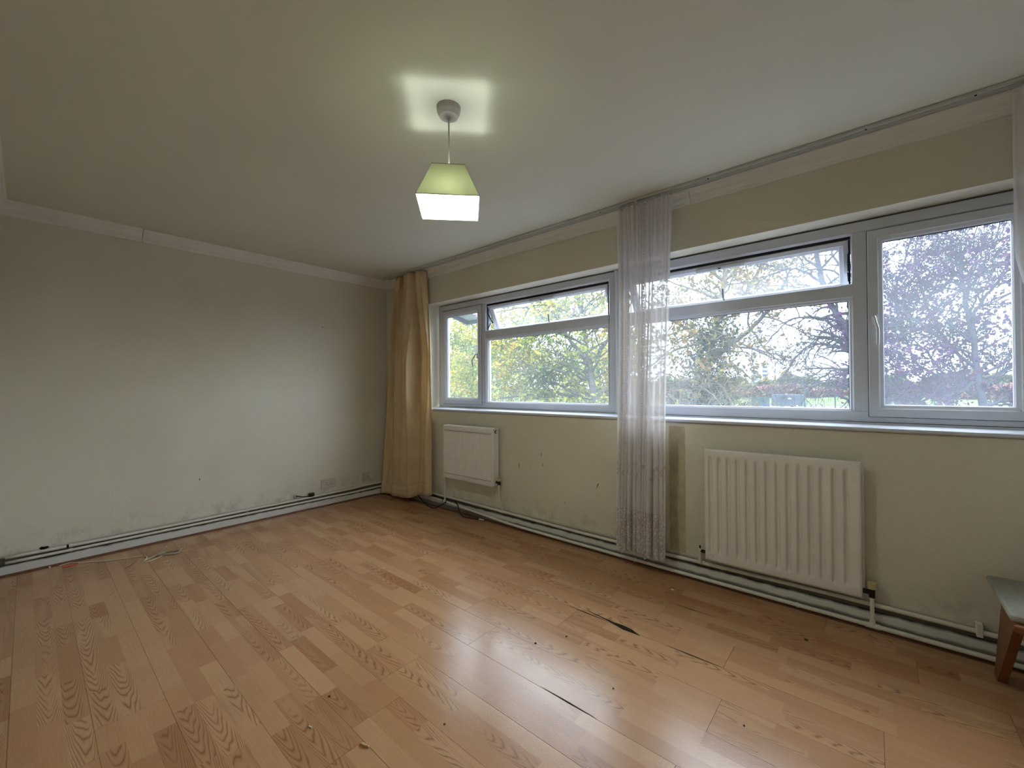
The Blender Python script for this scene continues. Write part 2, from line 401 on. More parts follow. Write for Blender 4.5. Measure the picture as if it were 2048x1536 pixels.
# window wall with one long opening
OX0, OX1, OZ0, OZ1, WT = .742, 4.80, .952, 2.042, .27
bm = bmesh.new()
xs = [0, OX0, OX1, X1]; zs = [-.06, OZ0, OZ1, H]
vv = {(i, j, k): bm.verts.new((xs[i], (0, WT)[k], zs[j])) for i in range(4) for j in range(4) for k in range(2)}
for k in range(2):
    for i in range(3):
        for j in range(3):
            if i == 1 and j == 1: continue
            bm.faces.new([vv[(i, j, k)], vv[(i+1, j, k)], vv[(i+1, j+1, k)], vv[(i, j+1, k)]])
for a, b_ in (((1, 1), (2, 1)), ((2, 1), (2, 2)), ((2, 2), (1, 2)), ((1, 2), (1, 1))):
    bm.faces.new([vv[(*a, 0)], vv[(*b_, 0)], vv[(*b_, 1)], vv[(*a, 1)]])
for a, b_ in (((0, 0), (3, 0)), ((3, 0), (3, 3)), ((3, 3), (0, 3)), ((0, 3), (0, 0))):
    pts = [vv[(*a, 0)], vv[(*b_, 0)], vv[(*b_, 1)], vv[(*a, 1)]]
    bm.faces.new(pts)
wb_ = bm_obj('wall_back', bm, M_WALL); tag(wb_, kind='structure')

# flaws on the window wall: chips, scuffs, worn strip beside the net curtain
def flaw(name, x, z, w_, h_, rot, m, parent=wb_, left=False):
    V = []; n_ = 9
    for k in range(n_):
        a = 2*PI*k/n_; rr = 1+.25*math.sin(3*a+x*7)
        u, v = math.cos(a)*w_*rr, math.sin(a)*h_*rr
        u, v = u*math.cos(rot)-v*math.sin(rot), u*math.sin(rot)+v*math.cos(rot)
        V.append((u, v))
    if left: P = [(.0015, x+u, z+v) for u, v in V]+[(0, x+u*1.1, z+v*1.1) for u, v in V]
    else: P = [(x+u, -.0015, z+v) for u, v in V]+[(x+u*1.1, 0, z+v*1.1) for u, v in V]
    F = [tuple(range(n_))]+[(k, (k+1) % n_, n_+(k+1) % n_, n_+k) for k in range(n_)]
    return mesh_obj(name, P, F, m, parent)
for x, z, w_, h_, rt_, m in ((2.198, .608, .004, .020, .15, M_CHIP), (2.196, .645, .0025, .012, 0, M_SCUFF), (1.963, .525, .0022, .02, 0, M_SCUFF),
                             (2.212, .56, .002, .012, 0, M_SCUFF), (2.70, .468, .003, .022, -.35, M_SCUFF), (2.419, .299, .004, .004, 0, M_SCUFF), (2.08, .52, .003, .003, 0, M_SCUFF)):
    flaw('paint_chip', x, z, w_, h_, rt_, m)
for y, z, w_, h_, m in ((-.739, 1.808, .006, .005, M_SCUFF), (-1.76, .44, .003, .010, M_SCUFF)):
    flaw('paint_chip', y, z, w_, h_, .2, m, wl, True)
flaw('damp_hole', -2.615, .128, .020, .012, 0, M_DARK, wl, True)
bm = bmesh.new()
strip = []
for k in range(25):
    z = .14+k*(.93-.14)/24
    strip.append((3.218+.002*math.sin(k*1.7), 3.318+.0015*math.sin(k*2.3), z))
V = [(a, -.0007, z) for a, b_, z in strip]+[(b_, -.0007, z) for a, b_, z in strip]
F = [(k, k+25, k+26, k+1) for k in range(24)]
ws = mesh_obj('worn_paint_strip', V, F, M_STAINPAINT, wb_)

# ---- skirting, floor beading, cornice
def trimset():
    sk = lambda t: [(0, .0), (t, .0), (t, .076), (t-.004, .083), (t-.009, .086), (0, .086)]
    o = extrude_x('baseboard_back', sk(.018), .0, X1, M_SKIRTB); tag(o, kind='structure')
    skl = [(0, 0), (.018, 0), (.018, .058), (.014, .066), (0, .068)]
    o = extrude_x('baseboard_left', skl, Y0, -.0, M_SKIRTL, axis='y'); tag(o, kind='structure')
    o = extrude_x('trim_1', [(.0185, 0), (.040, 0), (.037, .007), (.0185, .012)], Y0, -.03, M_BROWNTRIM, axis='y'); tag(o, kind='structure')
    o = extrude_x('trim_2', [(.0185, 0), (.036, 0), (.034, .006), (.0185, .010)], .04, X1, M_BROWNTRIM); tag(o, kind='structure')
    cp = [(0, 2.308), (.012, 2.308), (.014, 2.328), (.019, 2.333), (.020, 2.338), (.024, 2.342), (.028, 2.360), (.035, 2.372), (.037, 2.377), (.043, 2.380), (.052, 2.392), (.054, 2.400), (0, 2.400)]
    t3 = empty('trim_3', (0, 0, 0)); tag(t3, kind='structure')
    extrude_x('cornice_length', cp, Y0, -2.1215, M_CORN, t3, 'y'); c2 = extrude_x('cornice_length', [(d, z-.0015) for d, z in cp], -2.1185, 0, M_CORN, t3, 'y')
    t4 = empty('trim_4'); tag(t4, kind='structure')
    extrude_x('cornice_length', cp, 0, 3.369, M_CORN, t4); extrude_x('cornice_length', [(d, z-.0012) for d, z in cp], 3.3715, X1, M_CORN, t4)
    o = extrude_x('trim_5', [(-Y0-d, z) for d, z in cp], 0, X1, M_CORN); tag(o, kind='structure')
    o = extrude_x('trim_6', [(X1-d, z) for d, z in cp], Y0, 0, M_CORN, axis='y'); tag(o, kind='structure')
trimset()

# ------------------------------------------------------------------ windows
WY = .14
OUTER = lambda wd: [(0, WY+.07), (0, WY), (wd-.012, WY), (wd-.006, WY+.006), (wd, WY+.012), (wd, WY+.07)]
def sash_prof(y, wd=.06, dep=.055):
    return [(0, y+dep), (0, y+.004), (.004, y), (wd-.022, y), (wd-.018, y+.004), (wd-.004, y+.012), (wd, y+.018), (wd, y+dep-.01), (wd-.012, y+dep)]
def bead_prof(y):      # glazing bead straight on the outer frame
    return [(0, y+.05), (0, y+.006), (.008, y+.008), (.014, y+.016), (.014, y+.05)]
def gasket(x0, x1, z0, z1, y, parent, mtx=None):
    return ring('gasket', x0, x1, z0, z1, [(0, y), (0, y-.003), (.0035, y-.003), (.0035, y)], M_GASKET, parent, mtx)
def pane(x0, x1, z0, z1, y, m, parent, mtx=None):
    bm = bmesh.new(); box(bm, x0, x1, y, y+.002, z0, z1, mtx=mtx)
    return bm_obj('glass_pane', bm, m, parent)
def mullion(name, x0, x1, z0, z1, parent):
    pr = [(x0, WY+.07), (x0, WY+.006), (x0+.006, WY-.0005), (x1-.006, WY-.0005), (x1, WY+.006), (x1, WY+.07)]
    V = [(x, y, z0) for x, y in pr]+[(x, y, z1) for x, y in pr]; n_ = len(pr)
    # pointed mitred ends
    mid = (x0+x1)/2; hw = (x1-x0)/2
    V2 = []
    for i, (x, y) in enumerate(pr): V2.append((x, y, z0-(hw-abs(x-mid))*.8))
    for i, (x, y) in enumerate(pr): V2.append((x, y, z1+(hw-abs(x-mid))*.8))
    F = [(k, (k+1) % n_, n_+(k+1) % n_, n_+k) for k in range(n_)]+[tuple(range(n_)), tuple(range(n_, 2*n_))]
    return mesh_obj(name, V2, F, M_UPVC, parent)
def transom(x0, x1, z0, z1, parent):
    pr = [(z0, WY+.07), (z0, WY+.008), (z0+.006, WY-.0005), (z1-.005, WY-.0005), (z1, WY+.005), (z1, WY+.07)]
    hw = (z1-z0)/2; mid = (z0+z1)/2; n_ = len(pr)
    V = [(x0-(hw-abs(z-mid))*.5, y, z) for z, y in pr]+[(x1+(hw-abs(z-mid))*.5, y, z) for z, y in pr]
    F = [(k, (k+1) % n_, n_+(k+1) % n_, n_+k) for k in range(n_)]+[tuple(range(n_)), tuple(range(n_, 2*n_))]
    return mesh_obj('transom', V, F, M_UPVC, parent)
def handle(parent, x, z_top, z_bot, y, m=None, curve=.02):
    m = m or M_UPVC
    hb = boxo('handle_base', (x-.011, x+.011, y-.010, y, z_top-.045, z_top+.01), m, parent, bev=.003)
    bm = bmesh.new(); pts = catmull([(x, y-.008, z_top), (x, y-.030, z_top-.006), (x-curve*.3, y-.036, z_top-.03), (x-curve, y-.034, (z_top+z_bot)/2), (x-curve*.9, y-.028, z_bot)], 6)
    tube(bm, pts, .0065, 8); return bm_obj('handle', bm, m, parent, smooth=True)
def fan_light(parent, x0, x1, z0, z1, hm, handle_x, vent):
    """top-hung sash pushed open at the bottom"""
    sash = empty('opening_sash', (0, 0, 0), parent=parent); sash.name = 'opening_sash'
    hz = z1-.016; ang = math.radians(27); Hs = .284
    piv = Matrix.Translation((0, WY+.018, hz)) @ Matrix.Rotation(ang, 4, 'X') @ Matrix.Translation((0, -(WY+.018), -hz))
    ring('sash_frame', x0+.008, x1-.008, hz-Hs, hz, sash_prof(WY+.012, .046, .05), M_UPVC, sash, piv)
    pane(x0+.052, x1-.052, hz-Hs+.044, hz-.044, WY+.045, M_GLASS, sash, piv)
    gasket(x0+.050, x1-.050, hz-Hs+.042, hz-.042, WY+.044, sash, piv)
    # dark hinge channel across the head and the stays at both ends
    boxo('hinge_channel', (x0+.002, x1-.002, WY+.012, WY+.055, z1-.0165, z1-.001), M_STAY, parent)
    for xx, s_ in ((x0+.006, 1), (x1-.006, -1)):
        bm = bmesh.new()
        box(bm, xx-.004, xx+.004, WY+.015, WY+.032, z0+.004, z1-.02)
        tube(bm, [(xx+.004*s_, WY+.022, z1-.09), (xx+.006*s_, WY+.05, z1-.13), (xx+.006*s_, WY+.085, z1-.17)], .0055, 6)
        tube(bm, [(xx+.004*s_, WY+.022, z0+.02), (xx+.008*s_, WY+.05, z0+.07), (xx+.006*s_, WY+.085, z1-.17)], .0045, 6)
        bm_obj('friction_stay', bm, M_STAY, parent)
    # drop handle
    hp = piv @ Vector((handle_x, WY+.012, hz-Hs+.024))
    bm = bmesh.new()
    tube(bm, catmull([hp+Vector((0, 0, .0)), hp+Vector((0, -.03, .006)), hp+Vector((-.004, -.045, .035)), hp+Vector((-.006, -.044, .085))], 6), .0058, 8)
    box(bm, hp.x-.010, hp.x+.010, hp.y-.012, hp.y+.004, hp.z-.012, hp.z+.012, bev=.002)
    bm_obj('handle', bm, hm, sash, smooth=False)
    # trickle vent
    bm = bmesh.new(); box(bm, vent[0], vent[1], WY-.002, WY+.013, hz-.034, hz-.012, bev=.005, mtx=piv)
    v = bm_obj('trickle_vent', bm, M_UPVC, sash)
    cxv = (vent[0]+vent[1])/2
    bm = bmesh.new(); box(bm, cxv-.008, cxv+.008, WY-.005, WY-.001, hz-.029, hz-.023, mtx=piv); bm_obj('vent_slider', bm, M_BLACK, sash)
    return sash

M_HAND = mat('grey_handle', (112, 114, 120), .4, .5, noise=.03)
FZ0, FZ1 = .99, 2.035
# left window
w1 = empty('window_1', (0, 0, 0)); tag(w1, kind='structure')
ring('window_frame', .765, 2.785, FZ0, FZ1, OUTER(.062), M_UPVC, w1)
mullion('mullion', 1.385, 1.448, FZ0+.062, FZ1-.062, w1)
transom(1.448, 2.723, 1.645, 1.722, w1)
ring('casement_sash', .829, 1.392, 1.022, 1.972, sash_prof(WY-.012, .062), M_UPVC, w1)
def seal(x0, x1, z0, z1, y, parent, wd=.003):
    return ring('frame_seal', x0, x1, z0, z1, [(0, y+.004), (0, y-.0012), (wd, y-.0012), (wd, y+.004)], M_GASKET, parent)
seal(.8265, 1.3945, 1.0195, 1.9745, WY, w1, .0035)
seal(.765, 2.785, FZ0, FZ1, WY, w1, .0028)
pane(.885, 1.335, 1.08, 1.915, WY+.015, M_GLASS, w1); gasket(.888, 1.332, 1.083, 1.911, WY+.014, w1)
handle(w1, 1.352, 1.505, 1.385, WY-.012, curve=.045)
ring('glazing_bead', 1.447, 2.724, 1.036, 1.646, bead_prof(WY), M_UPVC, w1)
pane(1.455, 2.716, 1.044, 1.638, WY+.03, M_GLASS, w1); gasket(1.460, 2.711, 1.049, 1.633, WY+.029, w1)
fan_light(w1, 1.448, 2.723, 1.722, 1.973, M_HAND, 2.12, (1.96, 2.22))
# right window
w2 = empty('window_2', (0, 0, 0)); tag(w2, kind='structure')
ring('window_frame', 2.795, 4.799, FZ0, FZ1, OUTER(.066), M_UPVC, w2)
mullion('mullion', 4.131, 4.200, FZ0+.062, FZ1-.062, w2)
transom(2.861, 4.131, 1.642, 1.715, w2)
ring('casement_sash', 4.196, 4.745, 1.020, 1.972, sash_prof(WY-.012, .062), M_UPVC, w2)
seal(4.1935, 4.7475, 1.0175, 1.9745, WY, w2, .0035)
seal(2.795, 4.799, FZ0, FZ1, WY, w2, .0028)
pane(4.250, 4.688, 1.075, 1.912, WY+.015, M_GLASS2, w2); gasket(4.253, 4.686, 1.079, 1.909, WY+.014, w2)
handle(w2, 4.222, 1.53, 1.385, WY-.012, mat('satin_handle', (214, 216, 220), .25, .5, metal=.3, noise=.02), curve=-.012)
ring('glazing_bead', 2.860, 4.132, 1.034, 1.643, bead_prof(WY), M_UPVC, w2)
pane(2.868, 4.124, 1.042, 1.635, WY+.03, M_GLASS, w2); gasket(2.873, 4.119, 1.047, 1.630, WY+.029, w2)
fan_light(w2, 2.861, 4.131, 1.715, 1.971, M_HAND, 3.495, (3.346, 3.632))
bm = bmesh.new(); cyl(bm, (2.790, WY-.004, FZ0), (2.790, WY-.004, FZ1), .012, seg=12)
tag(bm_obj('coupling_strip', bm, M_UPVC, w2))
# window board
sill = extrude_x('trim_7', [(-WY, .986), (-WY+.01, .982), (.010, .977), (.016, .973), (.017, .962), (.012, .956), (0, .9535), (0, .954), (-WY, .954)], .744, 4.799, M_UPVC); tag(sill, kind='structure')
for a, z0_, z1_, x0_, x1_ in ((0, .977, .990, .765, 4.799),):
    o = boxo('trim_8', (x0_, x1_, WY-.012, WY, z0_, z1_), M_UPVC, bev=.003); tag(o, kind='structure')

# ------------------------------------------------------------------ curtain rail
rail = empty('curtain_rail', (0, 0, 0)); tag(rail, 'grey metal double curtain track fixed along the ceiling above the windows', 'curtain rail')
def track(xa, xb, y0, y1):
    pr = [(-y0, 2.398), (-y0, 2.386), (-y0-.008, 2.386), (-y0-.008, 2.390), (-y1+.008, 2.390), (-y1+.008, 2.386), (-y1, 2.386), (-y1, 2.398)]
    return extrude_x('track', pr, xa, xb, M_GREYMETAL, rail)
track(.13, 3.0565, -.083, -.056); track(3.0605, 4.98, -.083, -.056)
track(.13, 3.0565, -.124, -.088); track(3.0605, 4.98, -.124, -.088)
for x in (.55, 1.3, 2.05, 2.8, 3.5, 4.2, 4.55):
    bm = bmesh.new(); cyl(bm, (x, -.106, 2.389), (x, -.106, 2.386), .004, seg=8); bm_obj('screw', bm, M_BLACK, rail)
boxo('joining_clip', (3.05, 3.067, -.126, -.086, 2.383, 2.3895), M_TRIM, rail, bev=.001)

# ------------------------------------------------------------------ curtains
def curtain_mesh(name, cols, zs, fn, m, parent, W=1.0, solid=0.):
    """fn(u, z_index/last) -> (x, y, z); uv in metres"""
    V = []; UVs = []
    nr_ = len(zs)
    for j in range(nr_):
        for i in range(cols+1):
            V.append(fn(i/cols, j/(nr_-1)))
            UVs.append((i/cols*W, V[-1][2]))
    F = [(j*(cols+1)+i, j*(cols+1)+i+1, (j+1)*(cols+1)+i+1, (j+1)*(cols+1)+i) for j in range(nr_-1) for i in range(cols)]
    o = mesh_obj(name, V, F, m, parent, smooth=True)
    uvl = o.data.uv_layers.new(name='cloth')
    for lp in o.data.loops: uvl.data[lp.index].uv = UVs[lp.vertex_index]
    if solid:
        md = o.modifiers.new('thick', 'SOLIDIFY'); md.thickness = solid; md.offset = 0
    return o

def cloth_mat():
    m = bpy.data.materials.new('beige_cotton'); m.use_nodes = True
    n = m.node_tree; L = n.links; n.nodes.clear()
    out = n.nodes.new('ShaderNodeOutputMaterial'); d = n.nodes.new('ShaderNodeBsdfDiffuse'); t = n.nodes.new('ShaderNodeBsdfTranslucent')
    mx_ = n.nodes.new('ShaderNodeMixShader'); mx_.inputs[0].default_value = .30
    g = n.nodes.new('ShaderNodeNewGeometry'); tx = n.nodes.new('ShaderNodeTexNoise'); tx.inputs['Scale'].default_value = 7; tx.inputs['Detail'].default_value = 6
    r = n.nodes.new('ShaderNodeValToRGB'); r.color_ramp.elements[0].color = (*S((226, 202, 160)), 1); r.color_ramp.elements[1].color = (*S((242, 222, 184)), 1)
    r.color_ramp.elements[0].position = .3; r.color_ramp.elements[1].position = .7
    L.new(g.outputs['Position'], tx.inputs['Vector']); L.new(tx.outputs['Fac'], r.inputs[0])
    L.new(r.outputs[0], d.inputs[0]); t.inputs[0].default_value = (*S((238, 208, 160)), 1)
    cr = n.nodes.new('ShaderNodeTexNoise'); cr.inputs['Scale'].default_value = 26; L.new(g.outputs['Position'], cr.inputs['Vector'])
    bp = n.nodes.new('ShaderNodeBump'); bp.inputs['Strength'].default_value = .4; bp.inputs['Distance'].default_value = .008; L.new(cr.outputs['Fac'], bp.inputs['Height'])
    L.new(bp.outputs[0], d.inputs['Normal'])
    L.new(d.outputs[0], mx_.inputs[1]); L.new(t.outputs[0], mx_.inputs[2]); L.new(mx_.outputs[0], out.inputs[0])
    return m
M_COTTON = cloth_mat()

def interp_profile(prof, u):
    n_ = len(prof)-1; f = u*n_; i = min(int(f), n_-1); t = f-i; 
    P = [Vector((*prof[max(0, min(n_, i+k))], 0)) for k in (-1, 0, 1, 2)]
    q = .5*((2*P[1])+(-P[0]+P[2])*t+(2*P[0]-5*P[1]+4*P[2]-P[3])*t*t+(-P[0]+3*P[1]-3*P[2]+P[3])*t**3)
    return q.x, q.y
# fold profiles (x, y) at the heading, mid height and hem; same number of points
top = [(.335, -.085), (.350, -.120), (.372, -.070), (.395, -.125), (.420, -.068), (.455, -.060), (.500, -.100), (.555, -.128), (.600, -.125), (.628, -.085), (.634, -.060), (.660, -.062), (.690, -.090), (.730, -.108), (.765, -.085), (.775, -.055), (.790, -.045)]
mid = [(.190, -.070), (.215, -.110), (.250, -.075), (.285, -.060), (.305, -.105), (.360, -.135), (.440, -.150), (.530, -.170), (.600, -.195), (.652, -.205), (.662, -.130), (.672, -.040), (.735, -.050), (.785, -.062), (.822, -.050), (.838, -.040), (.850, -.030)]
hem = [(.048, -.115), (.090, -.128), (.130, -.112), (.180, -.100), (.240, -.115), (.310, -.130), (.390, -.130), (.470, -.135), (.545, -.140), (.600, -.135), (.640, -.100), (.680, -.075), (.740, -.070), (.800, -.100), (.860, -.115), (.890, -.095), (.905, -.070)]
hemz = [.022, .024, .028, .030, .030, .032, .036, .042, .050, .058, .072, .088, .098, .104, .112, .120, .125]
def beige_fn(u, v):
    a = interp_profile(top, u); b_ = interp_profile(mid, u); c = interp_profile(hem, u)
    if v < .42:
        t = v/.42; t = t*t*(3-2*t); x, y = a[0]+(b_[0]-a[0])*t, a[1]+(b_[1]-a[1])*t
    else:
        t = (v-.42)/.58; t = t**1.25; x, y = b_[0]+(c[0]-b_[0])*t, b_[1]+(c[1]-b_[1])*t
    hz = interp_profile([(z, 0) for z in hemz], u)[0]
    zt = 2.375 if u > .22 else 2.375-.01*math.sin(u*40)
    return (x+.003*math.sin(v*9+u*20), y+.004*math.sin(v*13+u*31)+.013*math.sin(u*47+2.5*v)*(1-.45*v), zt+(hz-zt)*v)
beige = empty('beige_curtain', (.47, -.09, .02)); tag(beige, 'beige cotton curtain gathered in the far left corner, hanging to the floor', 'curtain')
cp_ = curtain_mesh('curtain_panel', 200, list(range(70)), lambda u, v: tuple(a-b_ for a, b_ in zip(beige_fn(u, v), (.47, -.09, .02))), M_COTTON, beige, 1.4, .0012)
def hem_fn(u, v):
    V_ = 1-.052*(1-v); x, y, z = beige_fn(u, V_); return (x-.47, y-.0022+.09, z-.02)
curtain_mesh('hem', 200, list(range(4)), hem_fn, M_COTTON, beige, 1.4, .0008)
for x in (.36, .44, .53, .61, .69, .77):
    bm = bmesh.new(); tube(bm, [(x-.47, -.072+.09, 2.388-.02), (x-.47, -.078+.09, 2.378-.02), (x-.47, -.082+.09, 2.368-.02)], .0025, 6); bm_obj('curtain_hook', bm, M_GREYMETAL, beige)
# turned-back heading corner
V = [(.365, -.135, 2.31), (.455, -.135, 2.345), (.462, -.14, 2.235), (.432, -.15, 2.19), (.372, -.15, 2.265)]
mesh_obj('folded_heading', [(x-.47, y+.09, z-.02) for x, y, z in V], [(0, 1, 2, 3, 4)], M_COTTON, beige)

def net_material(name, dens):
    m = bpy.data.materials.new(name); m.use_nodes = True
    n = m.node_tree; L = n.links; n.nodes.clear()
    def mth(op, a, c=None, d=None):
        q = n.nodes.new('ShaderNodeMath'); q.operation = op
        for i, v in enumerate((a, c, d)):
            if v is None: continue
            if isinstance(v, (int, float)): q.inputs[i].default_value = v
            else: L.new(v, q.inputs[i])
        return q.outputs[0]
    out = n.nodes.new('ShaderNodeOutputMaterial')
    uv = n.nodes.new('ShaderNodeUVMap'); uv.uv_map = 'cloth'; s = n.nodes.new('ShaderNodeSeparateXYZ'); L.new(uv.outputs[0], s.inputs[0])
    U, V_ = s.outputs['X'], s.outputs['Y']
    # embroidered bands of linked ovals every 24 cm of cloth
    bu = mth('SUBTRACT', mth('FRACT', mth('DIVIDE', U, .24)), .5)
    bx_ = mth('DIVIDE', bu, .075)                       # -1..1 across 3.6 cm band
    bv = mth('DIVIDE', mth('SUBTRACT', mth('FRACT', mth('DIVIDE', V_, .075)), .5), .46)
    rr = mth('SQRT', mth('ADD', mth('MULTIPLY', bx_, bx_), mth('MULTIPLY', bv, bv)))
    o1 = mth('LESS_THAN', mth('ABSOLUTE', mth('SUBTRACT', rr, .88)), .15)
    o2 = mth('LESS_THAN', mth('ABSOLUTE', mth('SUBTRACT', rr, .40)), .12)
    ov = mth('MAXIMUM', o1, o2)
    # lace border near the hem
    vo = n.nodes.new('ShaderNodeTexVoronoi'); vo.feature = 'DISTANCE_TO_EDGE'; vo.inputs['Scale'].default_value = 42; L.new(uv.outputs[0], vo.inputs['Vector'])
    lace = mth('LESS_THAN', vo.outputs['Distance'], .09)
    vo2 = n.nodes.new('ShaderNodeTexVoronoi'); vo2.inputs['Scale'].default_value = 17; L.new(uv.outputs[0], vo2.inputs['Vector'])
    mot = mth('LESS_THAN', mth('ABSOLUTE', mth('SUBTRACT', vo2.outputs['Distance'], .30)), .08)
    zone1 = mth('LESS_THAN', V_, .30); 
    zone2 = mth('MULTIPLY', mth('GREATER_THAN', V_, .50), mth('LESS_THAN', V_, .60))
    pat = mth('MAXIMUM', mth('MULTIPLY', mth('MAXIMUM', lace, mot), zone1), mth('MULTIPLY', mot, zone2))
    pat = mth('MAXIMUM', pat, mth('MULTIPLY', ov, mth('GREATER_THAN', V_, .32)))
    op = mth('ADD', mth('MULTIPLY', pat, .22), mth('MULTIPLY_ADD', zone1, .08, dens))
    d = n.nodes.new('ShaderNodeBsdfDiffuse'); t = n.nodes.new('ShaderNodeBsdfTranslucent'); tr = n.nodes.new('ShaderNodeBsdfTransparent')
    cm = n.nodes.new('ShaderNodeMix'); cm.data_type = 'RGBA'; cm.inputs[6].default_value = (*S((246, 242, 242)), 1); cm.inputs[7].default_value = (*S((206, 196, 192)), 1); L.new(pat, cm.inputs[0])
    L.new(cm.outputs[2], d.inputs[0]); L.new(cm.outputs[2], t.inputs[0])
    a = n.nodes.new('ShaderNodeMixShader'); a.inputs[0].default_value = .27; L.new(d.outputs[0], a.inputs[1]); L.new(t.outputs[0], a.inputs[2])
    b_ = n.nodes.new('ShaderNodeMixShader'); L.new(op, b_.inputs[0]); L.new(tr.outputs[0], b_.inputs[1]); L.new(a.outputs[0], b_.inputs[2])
    L.new(b_.outputs[0], out.inputs[0])
    return m
M_NET = net_material('white_net_lace', .80)
net = empty('net_curtain', (3.09, -.10, .09)); tag(net, 'white sheer lace net curtain gathered between the two windows', 'net curtain')
rn_ = random.Random(3)
fold_ph = []; acc = 0
NF = 13
wts = [rn_.uniform(.6, 1.5) for _ in range(NF)]; tot = sum(wts); cuts_ = [0]
for q in wts: cuts_.append(cuts_[-1]+q/tot)
amps = [rn_.uniform(.6, 1.25) for _ in range(NF)]
def net_fn(u, v):
    for i in range(NF):
        if u <= cuts_[i+1]+1e-9: break
    t = (u-cuts_[i])/(cuts_[i+1]-cuts_[i])
    # compact pleats above, broader soft folds below
    ph = 2*PI*(i+t)
    A = (.014+.014*min(1, v*2))*amps[i]
    y = -.101-A*math.cos(ph)-.006*math.sin(u*9+v*2)*v - .02*v*v
    shear = .010*math.sin(ph*1.0+.5)*min(1, v*3)
    lf = 2.925-.012*v+.008*math.sin(v*5); rg_ = 3.292-.065*v**.7+.006*math.sin(v*6+1)
    broad = .012*math.sin(u*2*PI*2.3+1.2)*v
    x = lf+(rg_-lf)*u+shear*1.1+broad
    wu = u*1.7
    sc = abs(math.sin(wu*PI/.17))
    hemz_ = .105+.022*(1-sc)-.012*math.sin(u*11)+.02*(1-u)*0 - .02*math.exp(-((u-.93)/.06)**2)
    ztop = 2.366+.004*math.cos(ph)
    return (x-3.09, y+.10, ztop+(hemz_-ztop)*v-.09)
curtain_mesh('net_panel', 390, list(range(80)), net_fn, M_NET, net, 1.7)
bm = bmesh.new()
tube(bm, [(2.925+.37*k/40-3.09, -.101+.018*math.cos(k*1.9)+.10, 2.36-.09) for k in range(41)], .0065, 6)
bm_obj('gathered_heading', bm, M_NET, net)
for k in range(11):
    x = 2.94+.034*k
    bm = bmesh.new(); tube(bm, [(x-3.09, 0.0, 2.386-.09), (x-3.09, -.004, 2.376-.09), (x-3.09, 0, 2.362-.09)], .0022, 5); bm_obj('curtain_hook', bm, M_GREYMETAL, net)
# end of a second net drawn back at the right
M_NET2 = net_material('white_net_plain', .62)
net2 = empty('net_curtain', (4.8, -.10, .5)); tag(net2, 'white net curtain drawn back at the far right edge of the windows', 'net curtain')
def net2_fn(u, v):
    z = 2.37-1.85*v
    lf = 4.648+.26*max(0, (v-.36)/.64)**1.1 if v > .36 else 4.648
    x = lf+(4.97-lf)*u
    return (x-4.8, -.10+.016*math.sin(u*2*PI*7)+.10, z-.5)
curtain_mesh('net_panel', 120, list(range(50)), net2_fn, M_NET2, net2, .9)
tubeo('gathered_heading', [(4.648-4.8+.032*k, .008*math.cos(k*2), 2.366-.5) for k in range(11)], .006, M_NET2, net2, 6)

# ------------------------------------------------------------------ pendant lamp
LX, LY = 2.829, -1.496
lamp = empty('pendant_lamp', (LX, LY, 2.4)); tag(lamp, 'lit ceiling pendant with tapered square yellow green fabric shade', 'lamp')
M_ROSE = mat('ceiling_rose_plastic', (176, 172, 164), .5, .35, noise=.04, nscale=20)
bm = bmesh.new(); cyl(bm, (0, 0, 0), (0, 0, -.022), .052, .050, 32); cyl(bm, (0, 0, -.022), (0, 0, -.042), .050, .040, 32); cyl(bm, (0, 0, -.042), (0, 0, -.048), .009, .007, 12)
bm_obj('ceiling_rose', bm, M_ROSE, lamp)
tubeo('flex', [(0, 0, -.045), (.0015, 0, -.15), (-.001, 0, -.24), (0, 0, -.315)], .0035, mat('white_flex', (196, 194, 188), .5, .3, noise=.03), lamp, 8, True, 5)
bm = bmesh.new(); cyl(bm, (0, 0, -.31), (0, 0, -.365), .0185, .0195, 20); bm_obj('lampholder', bm, mat('white_lampholder', (225, 225, 220), .4, .4, noise=.02), lamp)
def shade_mat():
    m = bpy.data.materials.new('shade_fabric'); m.use_nodes = True; n = m.node_tree; L = n.links; n.nodes.clear()
    out = n.nodes.new('ShaderNodeOutputMaterial'); d = n.nodes.new('ShaderNodeBsdfDiffuse'); t = n.nodes.new('ShaderNodeBsdfTranslucent'); mm = n.nodes.new('ShaderNodeMixShader')
    g = n.nodes.new('ShaderNodeNewGeometry'); tx = n.nodes.new('ShaderNodeTexNoise'); tx.inputs['Scale'].default_value = 260; tx.inputs['Detail'].default_value = 2
    L.new(g.outputs['Position'], tx.inputs['Vector'])
    r = n.nodes.new('ShaderNodeValToRGB'); r.color_ramp.elements[0].position = .35; r.color_ramp.elements[1].position = .65
    r.color_ramp.elements[0].color = (.26, .28, .13, 1); r.color_ramp.elements[1].color = (.44, .47, .23, 1)
    L.new(tx.outputs['Fac'], r.inputs[0]); L.new(r.outputs[0], t.inputs[0]); d.inputs[0].default_value = (*S((222, 224, 196)), 1)
    mm.inputs[0].default_value = .05; L.new(d.outputs[0], mm.inputs[1]); L.new(t.outputs[0], mm.inputs[2]); L.new(mm.outputs[0], out.inputs[0])
    return m
M_SHADE = shade_mat()
M_LINER = mat('white_shade_liner', (236, 246, 242), .6, .3)
ca, sa = math.cos(math.radians(46.7)), math.sin(math.radians(46.7))
def sq(h, z, dx=0, dy=0): return [Vector((x*ca-y*sa+dx, x*sa+y*ca+dy, z)) for x, y in ((-h, -h), (h, -h), (h, h), (-h, h))]
zt_, zb_ = -.282, -.438
a_, b_ = sq(.068, zt_), sq(.1275, zb_)
